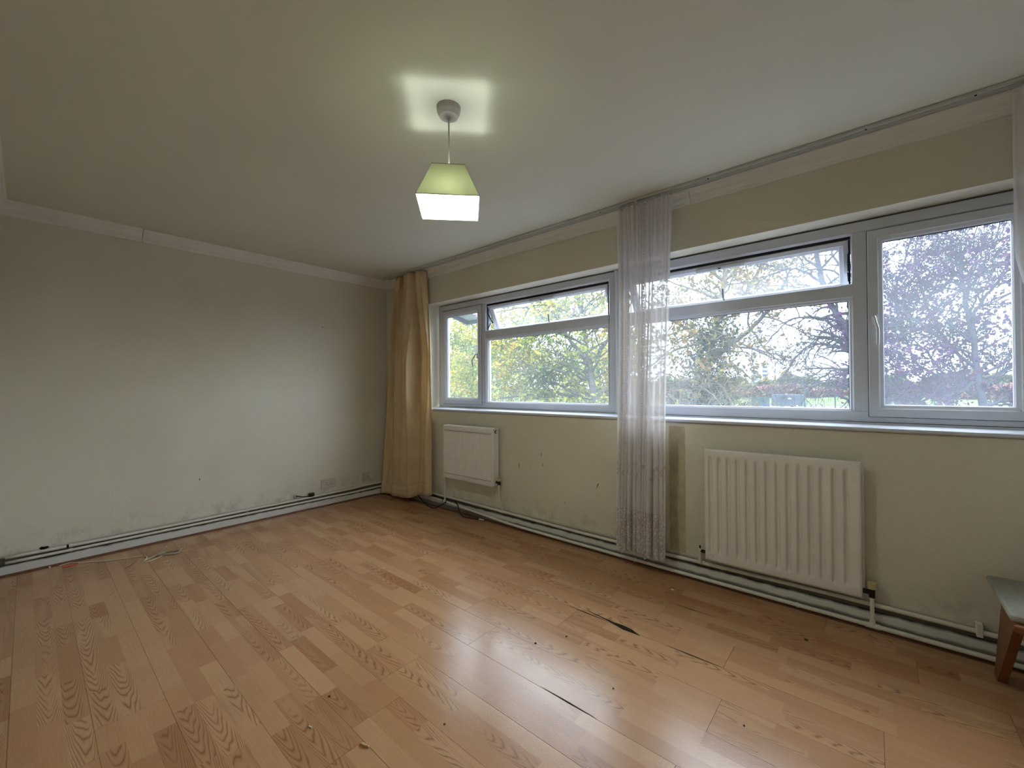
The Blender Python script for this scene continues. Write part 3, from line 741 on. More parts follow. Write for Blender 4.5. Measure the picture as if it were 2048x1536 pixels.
shade = mesh_obj('lamp_shade', a_+b_, [(k, (k+1) % 4, 4+(k+1) % 4, 4+k) for k in range(4)], M_SHADE, lamp)
a2, b2 = sq(.0672, zt_), sq(.1267, zb_)
for nm, h, z in (('shade_rim', .068, zt_), ('shade_rim', .1275, zb_)):
    q = sq(h, z); bm = bmesh.new()
    for k in range(4): cyl(bm, q[k], q[(k+1) % 4], .0022, seg=6)
    bm_obj(nm, bm, mat('shade_piping', (188, 190, 168), .7, .2, noise=.03), shade)
bm = bmesh.new()
for k in range(4): cyl(bm, a_[k]*.995, b_[k]*.995, .0016, seg=6)
for k in range(4): cyl(bm, (a_[k]+a_[(k+1) % 4])/2, (0, 0, -.325), .0014, seg=6)
ringpts = [(.022*math.cos(2*PI*k/16), .022*math.sin(2*PI*k/16), -.325) for k in range(17)]; tube(bm, ringpts, .0016, 6)
bm_obj('wire_frame', bm, M_LINER, shade)
# bulb: opaque white housing added to cut the light upward, glowing dome below
def lathe(name, prof, m, parent):
    bm = bmesh.new(); rings = []
    for r_, z in prof: rings.append([bm.verts.new((r_*math.cos(2*PI*k/24), r_*math.sin(2*PI*k/24), z)) for k in range(24)])
    for i in range(len(rings)-1):
        for k in range(24): bm.faces.new((rings[i][k], rings[i][(k+1) % 24], rings[i+1][(k+1) % 24], rings[i+1][k]))
    bm.faces.new(rings[0]); bm.faces.new(rings[-1])
    return bm_obj(name, bm, m, parent, smooth=True)
mb = bpy.data.materials.new('bulb_glow'); mb.use_nodes = True; nb = mb.node_tree; nb.nodes.clear()
eo = nb.nodes.new('ShaderNodeOutputMaterial'); em = nb.nodes.new('ShaderNodeEmission'); em.inputs[0].default_value = (.90, 1.0, .95, 1); em.inputs[1].default_value = BULB
nb.links.new(em.outputs[0], eo.inputs[0])
bulb = lathe('light_bulb', [(.0225, -.392), (.0262, -.400), (.0275, -.410), (.0265, -.421), (.022, -.431), (.014, -.438), (.005, -.4405)], mb, lamp)
lathe('bulb_uplight_shield', [(.0135, -.362), (.0140, -.368), (.0190, -.380), (.0228, -.3925), (.0200, -.3925)], M_LINER, lamp)

# ------------------------------------------------------------------ radiators
def rad_right():
    t = empty('radiator', (3.80, -.04, .155)); tag(t, 'large white ribbed panel radiator under the right window', 'radiator')
    X0, X1_, Z0, Z1 = 3.45, 4.163, .155, .812
    ox, oy, oz = 3.80, -.04, .155
    # front panel as height field with flutes
    nfl = 14; nx = 14*16; nzr = 60; V = []
    marg = .020; top_m, bot_m = .045, .045; pitch = (X1_-X0-2*marg)/nfl
    for j in range(nzr+1):
        z = Z0+(Z1-Z0)*j/nzr
        ez = min(1, max(0, min(z-(Z0+bot_m), (Z1-top_m)-z)/.014))
        for i in range(nx+1):
            x = X0+(X1_-X0)*i/nx
            f = (x-X0-marg)/pitch
            d = 0
            if 0 < f < nfl:
                q = f-math.floor(f)       # groove first, ridge after
                if q < .5: d = .5-.5*math.cos(PI*min(1, min(q, .5-q)/.13))
            e = min(x-X0, X1_-x, z-Z0, Z1-z)
            rim = .003 if e < .004 else 0
            V.append((x-ox, -.066+.014*d*ez+rim-oy, z-oz))
    F = [(j*(nx+1)+i, j*(nx+1)+i+1, (j+1)*(nx+1)+i+1, (j+1)*(nx+1)+i) for j in range(nzr) for i in range(nx)]
    p_ = mesh_obj('front_panel', V, F, M_RAD, t, smooth=True)
    md = p_.modifiers.new('t', 'SOLIDIFY'); md.thickness = .006; md.offset = 1 if False else -1
    boxo('back_panel', (X0+.004-ox, X1_+.010-ox, -.042-oy, -.030-oy, Z0+.03-oz, Z1-.02-oz), M_RAD, t, bev=.003)
    for xx in (X0+.05, X1_-.05): boxo('wall_bracket', (xx-.015-ox, xx+.015-ox, -.032-oy, .0-oy-.0005, Z0+.1-oz, Z0+.5-oz), M_RAD, t)
    bm = bmesh.new(); cyl(bm, (X1_-.03-ox, -.071-oy, Z0+.035-oz), (X1_-.03-ox, -.064-oy, Z0+.035-oz), .011, seg=14); bm_obj('boss', bm, M_RAD, t)
    bm = bmesh.new(); cyl(bm, (X0+.03-ox, -.070-oy, Z0+.03-oz), (X0+.03-ox, -.064-oy, Z0+.03-oz), .014, seg=14); bm_obj('boss', bm, M_RAD, t)
    # right valve: wheel head over a tail down to the pipe tee
    def v(nm, pts, r, m, seg=14, r1=None):
        bm = bmesh.new(); cyl(bm, tuple(a-b for a, b in zip(pts[0], (ox, oy, oz))), tuple(a-b for a, b in zip(pts[1], (ox, oy, oz))), r, r1, seg); return bm_obj(nm, bm, m, t)
    v('valve_union', ((4.165, -.045, .188), (4.200, -.045, .188)), .012, M_BLACK, 6)
    v('valve_body', ((4.198, -.045, .165), (4.198, -.045, .208)), .012, M_BLACK)
    v('valve_cap', ((4.198, -.045, .207), (4.198, -.045, .236)), .017, M_VALVECAP, 16, .019)
    v('tail_pipe', ((4.198, -.045, .042), (4.198, -.045, .168)), .0085, M_PIPE)
    v('pipe_tee', ((4.170, -.045, .030), (4.226, -.045, .030)), .0125, M_PIPE)
    v('pipe_tee', ((4.198, -.045, .030), (4.198, -.045, .060)), .0125, M_PIPE, 14, .011)
    # left lockshield
    v('valve_union', ((3.412, -.035, .190), (3.452, -.035, .190)), .010, M_BLACK, 6)
    v('valve_body', ((3.412, -.035, .165), (3.412, -.035, .205)), .0105, M_PIPE)
    v('valve_spindle', ((3.412, -.035, .203), (3.412, -.035, .222)), .0045, M_BLACK)
    v('tail_pipe', ((3.412, -.035, .115), (3.412, -.035, .168)), .0085, M_PIPE)
    v('pipe_tee', ((3.390, -.022, .116), (3.434, -.022, .116)), .012, M_PIPE)
rad_right()

def rad_left():
    ox, oy, oz = 1.45, -.06, .33
    t = empty('radiator', (ox, oy, oz)); tag(t, 'small flat white panel radiator under the left window', 'radiator')
    X0, X1_, Z0, Z1 = 1.105, 1.757, .335, .828; YF = -.102
    nx = 33*6; nzr = 40; V = []
    marg = .018; pitch = (X1_-X0-2*marg)/33
    for j in range(nzr+1):
        z = Z0+(Z1-Z0)*j/nzr
        ez = min(1, max(0, min(z-(Z0+.040), (Z1-.040)-z)/.008))
        for i in range(nx+1):
            x = X0+(X1_-X0)*i/nx; f = (x-X0-marg)/pitch; d = 0
            if 0 < f < 33: q = f-math.floor(f); d = .5-.5*math.cos(2*PI*q)
            e = min(x-X0, X1_-x); ezz = min(z-Z0, Z1-z)
            rim = .004*(1-e/.006) if e < .006 else 0
            rim += .003 if .010 < ezz < .016 else 0
            V.append((x-ox, YF+.007*d*ez+rim-oy, z-oz))
    F = [(j*(nx+1)+i, j*(nx+1)+i+1, (j+1)*(nx+1)+i+1, (j+1)*(nx+1)+i) for j in range(nzr) for i in range(nx)]
    p_ = mesh_obj('front_panel', V, F, M_RAD, t, smooth=True)
    md = p_.modifiers.new('t', 'SOLIDIFY'); md.thickness = .005; md.offset = -1
    for zc in (Z1-.045, Z0+.045):
        bm = bmesh.new()
        for k in range(33):
            xc = X0+marg+(k+.5)*pitch; box(bm, xc-.0055-ox, xc+.0035-ox, YF-.0006-oy, YF+.002-oy, zc-.0022-oz, zc+.0022-oz)
        bm_obj('slot_row', bm, mat('slot_shadow_grey', (96, 90, 80), .8, .1, noise=.05), t)
    boxo('top_grille', (X0+.002-ox, X1_+.020-ox, -.094-oy, -.034-oy, Z1-.004-oz, Z1+.006-oz), M_RAD, t, bev=.003)
    boxo('side_panel', (X1_-.001-ox, X1_+.004-ox, -.100-oy, -.036-oy, Z0+.01-oz, Z1-.002-oz), M_RAD, t, bev=.001)
    boxo('side_panel', (X0-.001-ox, X0+.004-ox, -.094-oy, -.036-oy, Z0+.01-oz, Z1-.002-oz), M_RAD, t, bev=.001)
    boxo('back_panel', (X0+.01-ox, X1_+.004-ox, -.040-oy, -.030-oy, Z0+.008-oz, Z1-.008-oz), M_RAD, t, bev=.003)
    for xx in (X0+.08, X1_-.08): boxo('wall_bracket', (xx-.015-ox, xx+.015-ox, -.032-oy, -.0005-oy, Z0+.1-oz, Z0+.38-oz), M_RAD, t)
    def v(nm, p0, p1, r, m, r1=None, seg=14):
        bm = bmesh.new(); cyl(bm, (p0[0]-ox, p0[1]-oy, p0[2]-oz), (p1[0]-ox, p1[1]-oy, p1[2]-oz), r, r1, seg); return bm_obj(nm, bm, m, t)
    v('bleed_valve', (1.752, -.070, .802), (1.768, -.070, .802), .013, M_BLACK)
    v('bleed_plug', (1.766, -.070, .802), (1.773, -.070, .802), .008, M_RAD)
    v('valve_union', (1.760, -.060, .372), (1.790, -.060, .372), .013, M_BLACK, seg=6)
    v('valve_body', (1.790, -.060, .352), (1.790, -.060, .384), .013, M_BLACK)
    v('valve_cap', (1.790, -.060, .384), (1.790, -.060, .412), .0165, M_VALVECAP, .018)
    bm = bmesh.new(); tube(bm, [(1.790-ox, -.060-oy, .355-oz), (1.790-ox, -.056-oy, .25-oz), (1.792-ox, -.03-oy, .15-oz), (1.792-ox, -.022-oy, .118-oz)], .0075, 8, True, 5); bm_obj('tail_pipe', bm, M_PIPE, t, smooth=True)
    v('pipe_tee', (1.768, -.021, .116), (1.816, -.021, .116), .012, M_PIPE)
    v('valve_union', (1.075, -.05, .378), (1.108, -.05, .378), .010, M_BLACK, seg=6)
    v('valve_body', (1.070, -.05, .362), (1.070, -.05, .392), .0105, M_BLACK)
    v('valve_cap', (1.070, -.05, .392), (1.070, -.05, .420), .009, M_PIPE)
    bm = bmesh.new(); tube(bm, [(1.070-ox, -.05-oy, .365-oz), (1.070-ox, -.048-oy, .25-oz), (1.066-ox, -.047-oy, .15-oz), (1.062-ox, -.046-oy, .088-oz)], .0075, 8, True, 5); bm_obj('tail_pipe', bm, M_PIPE, t, smooth=True)
    v('pipe_tee', (1.035, -.046, .086), (1.089, -.046, .082), .0125, M_PIPE)
    v('pipe_clip', (1.035, -.046, .087), (1.041, -.046, .087), .0145, M_BLACK); v('pipe_clip', (1.083, -.046, .083), (1.089, -.046, .083), .0145, M_BLACK)
rad_left()

# ------------------------------------------------------------------ heating pipes
hp1 = empty('heating_pipe', (0, 0, .1)); tag(hp1, 'upper painted heating pipe running along the window wall above the skirting', 'pipe')
def rel(o, pts): return [tuple(a-b for a, b in zip(q, o.location)) for q in pts]
tubeo('pipe_run', rel(hp1, [(.02, -.021, .126), (.9, -.021, .124), (1.8, -.021, .117), (2.6, -.021, .108), (3.4, -.022, .114), (4.1, -.021, .122), (4.98, -.021, .118)]), .0105, M_PIPE, hp1, 10, True, 6)
for x in (1.44, 1.98, 2.53, 2.86, 3.53):
    bm = bmesh.new(); cyl(bm, (x-.004, -.021, .0145+.0), (x+.004, -.021, .0145), .0125, seg=12); o = bm_obj('pipe_clip', bm, M_PIPE, hp1)
    o.location = (0, 0, {1.44: .005, 1.98: .0, 2.53: -.006, 2.86: -.006, 3.53: .000}[x])
bm = bmesh.new(); box(bm, 4.536, 4.556, -.036, -.002, .002, .058, bev=.002); bm_obj('pipe_bracket', bm, M_PIPE, hp1)
hp2 = empty('heating_pipe', (0, 0, .03)); tag(hp2, 'lower painted heating pipe running in front of the skirting on the window wall', 'pipe')
tubeo('pipe_run', rel(hp2, [(.055, -.03, .09), (.35, -.034, .092), (.6, -.045, .092), (1.04, -.046, .084), (1.4, -.046, .066), (1.72, -.045, .048), (2.0, -.045, .036), (2.9, -.045, .030), (4.0, -.045, .030), (4.98, -.045, .032)]), .0105, M_PIPE, hp2, 10, True, 6)
for x, z in ((1.30, .070), (1.86, .042), (2.6, .032), (3.0, .030), (3.9, .030)):
    bm = bmesh.new(); cyl(bm, (x-.005, -.045, z-.03), (x+.005, -.045, z-.03), .013, seg=12); bm_obj('pipe_clip', bm, M_PIPE, hp2)
hp3 = empty('heating_pipe', (0, 0, .1)); tag(hp3, 'upper one of two thin painted pipes along the left wall', 'pipe')
tubeo('pipe_run', rel(hp3, [(.022, -2.78, .117), (.022, -2.2, .113), (.022, -1.4, .116), (.022, -.7, .119), (.022, -.42, .123), (.022, -.25, .131), (.022, -.03, .131)]), .0095, M_PIPE, hp3, 10, True, 6)
hp4 = empty('heating_pipe', (0, 0, .08)); tag(hp4, 'lower one of two thin painted pipes along the left wall', 'pipe')
tubeo('pipe_run', rel(hp4, [(.026, -2.78, .086), (.026, -2.2, .086), (.026, -1.4, .086), (.026, -.7, .083), (.026, -.4, .083), (.026, -.03, .090)]), .0095, M_PIPE, hp4, 10, True, 6)
for y in (-2.49, -1.42):
    bm = bmesh.new(); cyl(bm, (.022, y-.006, .0145), (.022, y+.006, .0145), .0125, seg=12); bm_obj('pipe_clip', bm, M_PIPE, hp3)
    bm = bmesh.new(); cyl(bm, (.026, y-.006, .006), (.026, y+.006, .006), .0125, seg=12); bm_obj('pipe_clip', bm, M_PIPE, hp4)
bm = bmesh.new(); cyl(bm, (.022, -2.512, .0145), (.022, -2.502, .0145), .0118, seg=12); bm_obj('dark_joint', bm, M_DARK, hp3)

# ------------------------------------------------------------------ sockets and cables on the left wall
def socket(name, y0, y1, z0, z1, label, cat, double):
    t = empty(name, (0, (y0+y1)/2, (z0+z1)/2)); tag(t, label, cat); h = (y1-y0)/2; k = (z1-z0)/2
    boxo('face_plate', (0.0005, .011, -h, h, -k, k), M_SOCKET, t, bev=.0025)
    if double:
        for c in (-.035, .008):
            for dy, dz, w_, hh in ((.0, .006, .0022, .0045), (-.0105, -.012, .0042, .0022), (.0105, -.012, .0042, .0022)):
                boxo('pin_hole', (.0105, .0118, c+.012+dy-w_, c+.012+dy+w_, dz-hh, dz+hh), M_DARK, t)
        for c in (-.054, .044): boxo('rocker_switch', (.0105, .0150, c-.005, c+.008, .010, .032), M_SOCKET, t, bev=.001)
    else:
        for c in (-.018, .018): boxo('rocker_switch', (.0105, .0140, c-.012, c+.012, -.014, .016), M_SOCKET, t, bev=.0015)
        for c in (-.018, .018): boxo('outlet_slot', (.0138, .0146, c-.006, c+.006, -.004, .0), M_DARK, t)
    return t
socket('double_socket', -.760, -.607, .178, .266, 'cream double wall socket low on the left wall', 'socket', True)
socket('small_socket', -.316, -.228, .178, .266, 'small square outlet plate on left wall nearest the corner', 'socket', False)
t = empty('cable_outlet', (0, -1.005, .150)); tag(t, 'round white cable outlet with short black lead and plug on the left wall', 'outlet')
bm = bmesh.new(); cyl(bm, (.0005, 0, 0), (.012, 0, 0), .021, .017, 20); bm_obj('outlet_ring', bm, M_SOCKET, t)
tubeo('black_lead', [(.010, 0, 0), (.024, .010, .003), (.026, .05, -.010), (.024, .10, -.018), (.025, .13, -.012)], .005, M_BLACK, t, 8, True)
bm = bmesh.new(); box(bm, .012, .042, .115, .165, -.024, .010, bev=.005); bm_obj('black_plug', bm, M_BLACK, t)

# white extension lead on the floor by the left wall
t = empty('white_cable', (.2, -2.3, 0)); tag(t, 'thin cream cable lying loose on the laminate beside the left wall', 'cable')
cpts = [(.055, -2.545), (.045, -2.50), (.075, -2.46), (.110, -2.455), (.135, -2.40), (.20, -2.33), (.235, -2.245), (.275, -2.17), (.32, -2.135), (.405, -2.165), (.43, -2.155), (.41, -2.10), (.375, -2.06)]
tubeo('cable', [(x-.2, y+2.3, .0035) for x, y in cpts], .0034, M_WHITECABLE, t, 8, True)
cpts = [(.405, -2.165), (.37, -2.12), (.335, -2.085), (.325, -2.06), (.33, -2.035)]
tubeo('cable_end', [(x-.2, y+2.3, .0075) for x, y in cpts], .0034, M_WHITECABLE, t, 8, True)
bm = bmesh.new(); cc = Vector((.36, -2.02, .010))
pts = [(cc.x-.2+.055*math.cos(a)*.55-.03*math.sin(a), cc.y+2.3+.055*math.cos(a)+.022*math.sin(a), .008+.002*math.sin(3*a)) for a in [2*PI*k/20 for k in range(21)]]
tube(bm, pts, .006, 8); bm_obj('looped_connector', bm, M_CUSHION, t, smooth=True)
pts = [(.335, -2.19), (.38, -2.21), (.43, -2.24), (.455, -2.265)]
o = tubeo('thread', [(x, y, .0018) for x, y in pts], .0015, M_BROWNTRIM, None, 6, True); o.name = 'brown_thread'; tag(o, 'short brown thread on the floor next to the cream cable', 'thread')
V = [(.085, -2.535, .001), (.120, -2.535, .0015), (.125, -2.49, .001), (.105, -2.465, .002), (.09, -2.49, .004)]
o = mesh_obj('orange_scrap', V+[(x, y, 0.0) for x, y, z in V], [(0, 1, 2, 3, 4), (5, 6, 1, 0), (6, 7, 2, 1), (7, 8, 3, 2), (8, 9, 4, 3), (9, 5, 0, 4)], M_ORANGE); tag(o, 'small orange plastic scrap on the floor beside the left wall', 'scrap')

# black leads by the window wall
def lead(label, pts, r=.0045, plug=None):
    t = empty('black_lead', (pts[0][0], pts[0][1], 0)); tag(t, label, 'cable')
    o = t.location
    tubeo('lead', [(x-o.x, y-o.y, z) for x, y, z in pts], r, M_BLACK, t, 8, True)
    if plug:
        bm = bmesh.new(); cyl(bm, (plug[0]-o.x, plug[1]-o.y, plug[2]), (plug[0]-o.x+.045, plug[1]-o.y+.012, plug[2]), .008, .006, 10); bm_obj('connector', bm, M_PIPE, t)
lead('black lead curling from the pipes onto the floor under the small radiator', [(1.16, -.052, .098), (1.22, -.062, .118), (1.27, -.066, .085), (1.30, -.070, .03), (1.36, -.085, .007), (1.46, -.07, .006), (1.54, -.055, .008)], .0052, (1.54, -.055, .009))
lead('black lead sagging below the pipes beside the beige curtain', [(.60, -.062, .098), (.66, -.066, .080), (.75, -.075, .040), (.86, -.085, .012), (.95, -.085, .010), (1.03, -.072, .045), (1.10, -.064, .088)], .005)

# ------------------------------------------------------------------ floor debris and damage
def patch(name, x, y, pts, m, label=None, cat=None, h=.0012, parent=None, group=None):
    n_ = len(pts); V = [(px*.8, py*.8, h) for px, py in pts]+[(px, py, .0002) for px, py in pts]
    F = [tuple(range(n_))]+[(n_+k, n_+(k+1) % n_, (k+1) % n_, k) for k in range(n_)]
    o = mesh_obj(name, V, F, m, parent); o.location = (x, y, .0006)
    if label: tag(o, label, cat, group)
    return o
M_HOLE = mat('torn_board_core', (46, 40, 30), .9, .1, noise=.4, nscale=60)
patch('split_crack', 3.22, -.768, [(-.16, .012), (-.06, .0), (0, -.012), (.06, -.026), (.145, -.022), (.09, .004), (.05, .008), (0, .003), (-.06, .006), (-.16, .015)], M_HOLE, parent=floor)
patch('split_crack', 3.06, -.778, [(-.12, .0025), (-.01, -.001), (.13, .0), (.0, .004)], M_HOLE, parent=floor)
patch('split_crack', 3.60, -.782, [(-.12, .001), (.0, -.003), (.13, .0), (.0, .002)], M_HOLE, parent=floor)
patch('split_crack', 3.34, -1.363, [(-.14, .001), (.0, -.003), (.12, .0), (.0, .003)], M_HOLE, parent=floor)
patch('split_crack', 3.48, -.392, [(-.15, .001), (.0, -.002), (.12, .0), (.0, .002)], M_HOLE, parent=floor)
def blob(r, sq_=1.): return [(r*math.cos(a)*(1+.2*math.sin(3*a)), r*sq_*math.sin(a)*(1+.2*math.cos(2*a))) for a in [2*PI*k/9 for k in range(9)]]
crumbs = [(3.964, -.325, .008, M_BLACK), (3.10, -1.02, .0045, M_BLACK), (3.02, -1.155, .0055, M_BLACK), (3.43, -1.19, .0035, M_BLACK), (3.86, -1.06, .003, M_BLACK),
          (2.15, -1.70, .004, M_SCUFF), (2.62, -1.93, .0045, M_BLACK), (3.06, -1.73, .004, M_SCUFF), (1.30, -.42, .006, M_BLACK), (1.05, -.18, .004, M_SCUFF), (2.05, -.25, .0045, M_SCUFF)]
crumb_labels = ['largest black crumb on the floor in front of the ribbed radiator', 'black crumb on the floor behind the brightest reflection, left of the split board',
  'black crumb lying in the brightest reflection on the floor', 'small black crumb on the floor midway between the split board and the bottom edge', 'tiny black crumb on the floor nearest the bottom right',
  'pale brown speck on the floor left of centre', 'black crumb on the floor left of the brightest reflection near the bottom', 'brown speck on the floor at the bottom, right of the wood splinter',
  'dark crumb on the floor a step in front of the small flat radiator', 'brown speck on the floor just in front of the beige curtain', 'brown speck by the skirting midway between the two radiators']
for (x, y, r_, m), lab in zip(crumbs, crumb_labels):
    patch('crumb', x, y, blob(r_), m, lab, 'crumb', .0035)
patch('paint_flake', 3.319, -.240, blob(.010, .7), M_CHIP, 'white paint flake on the floor near the foot of the net curtain', 'paint flake', .004)
patch('paint_flake', .185, -2.005, blob(.011, .6), M_CHIP, 'larger white flake on the floor by the left skirting behind the cream cable', 'paint flake', .005)
patch('paint_flake', .150, -1.90, blob(.007, .6), M_CHIP, 'smaller white flake on the floor by the left skirting behind the cream cable', 'paint flake', .004)
patch('paint_flake', 2.712, -2.042, [(-.008, -.004), (.010, .002), (.008, .005), (-.008, 0)], M_CHIP, 'thin white flake on the floor at the bottom centre', 'paint flake', .003)
patch('wood_splinter', 2.93, -1.96, [(-.022, -.006), (.0, -.002), (.016, .006), (.012, .011), (-.008, .006), (-.02, .004)], mat('splinter_wood', (196, 158, 118), .7, .2, noise=.1), 'pale wood splinter lying on the floor at the bottom centre', 'splinter', .006)
patch('paint_flake', .045, -2.59, blob(.008, .8), M_CHIP, 'white crumb against the left skirting near the cable start', 'paint flake', .010)

# ------------------------------------------------------------------ wooden chair at the right
ch = empty('wooden_chair', (4.74, -.28, 0)); tag(ch, 'wooden chair with a grey cushion at the right edge below the window', 'chair')
ox, oy = 4.74, -.28
def plank(name, poly, x0, x1):
    n_ = len(poly); V = [(x0-ox, y-oy, z) for y, z in poly]+[(x1-ox, y-oy, z) for y, z in poly]
    F = [(k, (k+1) % n_, n_+(k+1) % n_, n_+k) for k in range(n_)]+[tuple(range(n_)), tuple(range(n_, 2*n_))]
    o = mesh_obj(name, V, F, M_CHAIRWOOD, ch)
    bm = bmesh.new(); bm.from_mesh(o.data); bmesh.ops.recalc_face_normals(bm, faces=bm.faces); bm.to_mesh(o.data); bm.free(); return o
for xx in (4.574, 4.912):
    plank('leg', [(-.108, 0), (-.165, 0), (-.46, .352), (-.26, .352)], xx, xx+.026)
    plank('leg', [(-.520, 0), (-.475, 0), (-.47, .352), (-.53, .352)], xx+.03 if xx < 4.7 else xx-.03, xx+.056 if xx < 4.7 else xx-.004)
bm = bmesh.new(); box(bm, 4.566-ox, 4.94-ox, -.500-oy, -.485-oy, .335, .362, bev=.006); bm_obj('front_rail', bm, M_CHAIRWOOD, ch)
bm = bmesh.new(); box(bm, 4.572-ox, 4.94-ox, -.49-oy, -.07-oy, .350, .362, bev=.003); bm_obj('seat', bm, M_CHAIRWOOD, ch)
bm = bmesh.new(); box(bm, 4.560-ox, 4.93-ox, -.475-oy, -.06-oy, .362, .386, bev=.010); bm_obj('cushion', bm, M_CUSHION, ch)
for z in (.47, .58, .69): boxo('back_slat', (4.94-ox, 4.958-ox, -.46-oy, -.09-oy, z, z+.05), M_CHAIRWOOD, ch, bev=.004)
for y in (-.46, -.09): boxo('back_post', (4.936-ox, 4.962-ox, y-.014-oy, y+.014-oy, .35, .76), M_CHAIRWOOD, ch, bev=.004)

# ------------------------------------------------------------------ outdoors
GZ = -3.2
M_GRASS = mat('field_grass', (72, 88, 46), .9, .1, noise=.3, nscale=.08)
M_TARMAC = mat('pale_tarmac', (82, 82, 90), .85, .2, noise=.08, nscale=.5)
def leafmat(name, cols, trans=.35):
    m = bpy.data.materials.new(name); m.use_nodes = True; n = m.node_tree; L = n.links; n.nodes.clear()
    out = n.nodes.new('ShaderNodeOutputMaterial'); d = n.nodes.new('ShaderNodeBsdfDiffuse'); t = n.nodes.new('ShaderNodeBsdfTranslucent'); mm = n.nodes.new('ShaderNodeMixShader')
    at = n.nodes.new('ShaderNodeAttribute'); at.attribute_name = 'tint'; r = n.nodes.new('ShaderNodeValToRGB'); r.color_ramp.interpolation = 'LINEAR'
    el = r.color_ramp.elements; el[0].color = (*S(cols[0]), 1); el[1].color = (*S(cols[-1]), 1)
    for i, c in enumerate(cols[1:-1]): el.new((i+1)/(len(cols)-1)).color = (*S(c), 1)
    L.new(at.outputs['Fac'], r.inputs[0]); L.new(r.outputs[0], d.inputs[0]); L.new(r.outputs[0], t.inputs[0])
    mm.inputs[0].default_value = trans; L.new(d.outputs[0], mm.inputs[1]); L.new(t.outputs[0], mm.inputs[2]); L.new(mm.outputs[0], out.inputs[0])
    return m
def barkmat(name, c): return mat(name, c, .9, .1, noise=.25, nscale=6)

def tubes_np(lines, sides):
    """lines: list of (pts Nx3, radii N) -> verts, faces arrays"""
    VV = []; FF = []; off = 0
    ang = np.arange(sides)*2*np.pi/sides
    for pts, rad in lines:
        pts = np.asarray(pts, float); n_ = len(pts)
        d = np.gradient(pts, axis=0); d /= np.linalg.norm(d, axis=1, keepdims=True)+1e-9
        ref = np.array([0, 0, 1.]) if abs(d[0][2]) < .8 else np.array([1., 0, 0])
        a = np.cross(d, ref); a /= np.linalg.norm(a, axis=1, keepdims=True)+1e-9; b = np.cross(d, a)
        ringv = pts[:, None, :]+(a[:, None, :]*np.cos(ang)[None, :, None]+b[:, None, :]*np.sin(ang)[None, :, None])*np.asarray(rad)[:, None, None]
        VV.append(ringv.reshape(-1, 3))
        i = np.arange(n_-1)[:, None]*sides; k = np.arange(sides)[None, :]; k2 = (k+1) % sides
        FF.append(np.stack([off+i+k, off+i+k2, off+i+sides+k2, off+i+sides+k], -1).reshape(-1, 4)); off += n_*sides
    return np.concatenate(VV), np.concatenate(FF)

def quads_obj(name, V, F, m, parent, loc, tint=None, smooth=False):
    me = bpy.data.meshes.new(name); V = (V-np.array(loc)).astype(np.float32)
    me.vertices.add(len(V)); me.vertices.foreach_set('co', V.ravel())
    me.loops.add(F.size); me.loops.foreach_set('vertex_index', F.ravel().astype(np.int32))
    me.polygons.add(len(F)); me.polygons.foreach_set('loop_start', np.arange(len(F), dtype=np.int32)*4)
    me.update(calc_edges=True)
    if tint is not None:
        at = me.attributes.new('tint', 'FLOAT', 'POINT'); at.data.foreach_set('value', tint.astype(np.float32))
    if smooth: me.polygons.foreach_set('use_smooth', [True]*len(F))
    me.materials.append(m); o = bpy.data.objects.new(name, me); COL.objects.link(o); o.parent = parent
    return o

def wander(rg, p, d, L_, n_, wob, bias):
    pts = [p]; d = d/np.linalg.norm(d)
    for i in range(n_):
        d = d+rg.normal(0, wob, 3)+bias; d = d/np.linalg.norm(d); pts.append(pts[-1]+d*L_/n_)
    return np.array(pts)

def smooth_line(P, n=5):
    return np.array([tuple(v) for v in catmull([tuple(q) for q in P], n)])

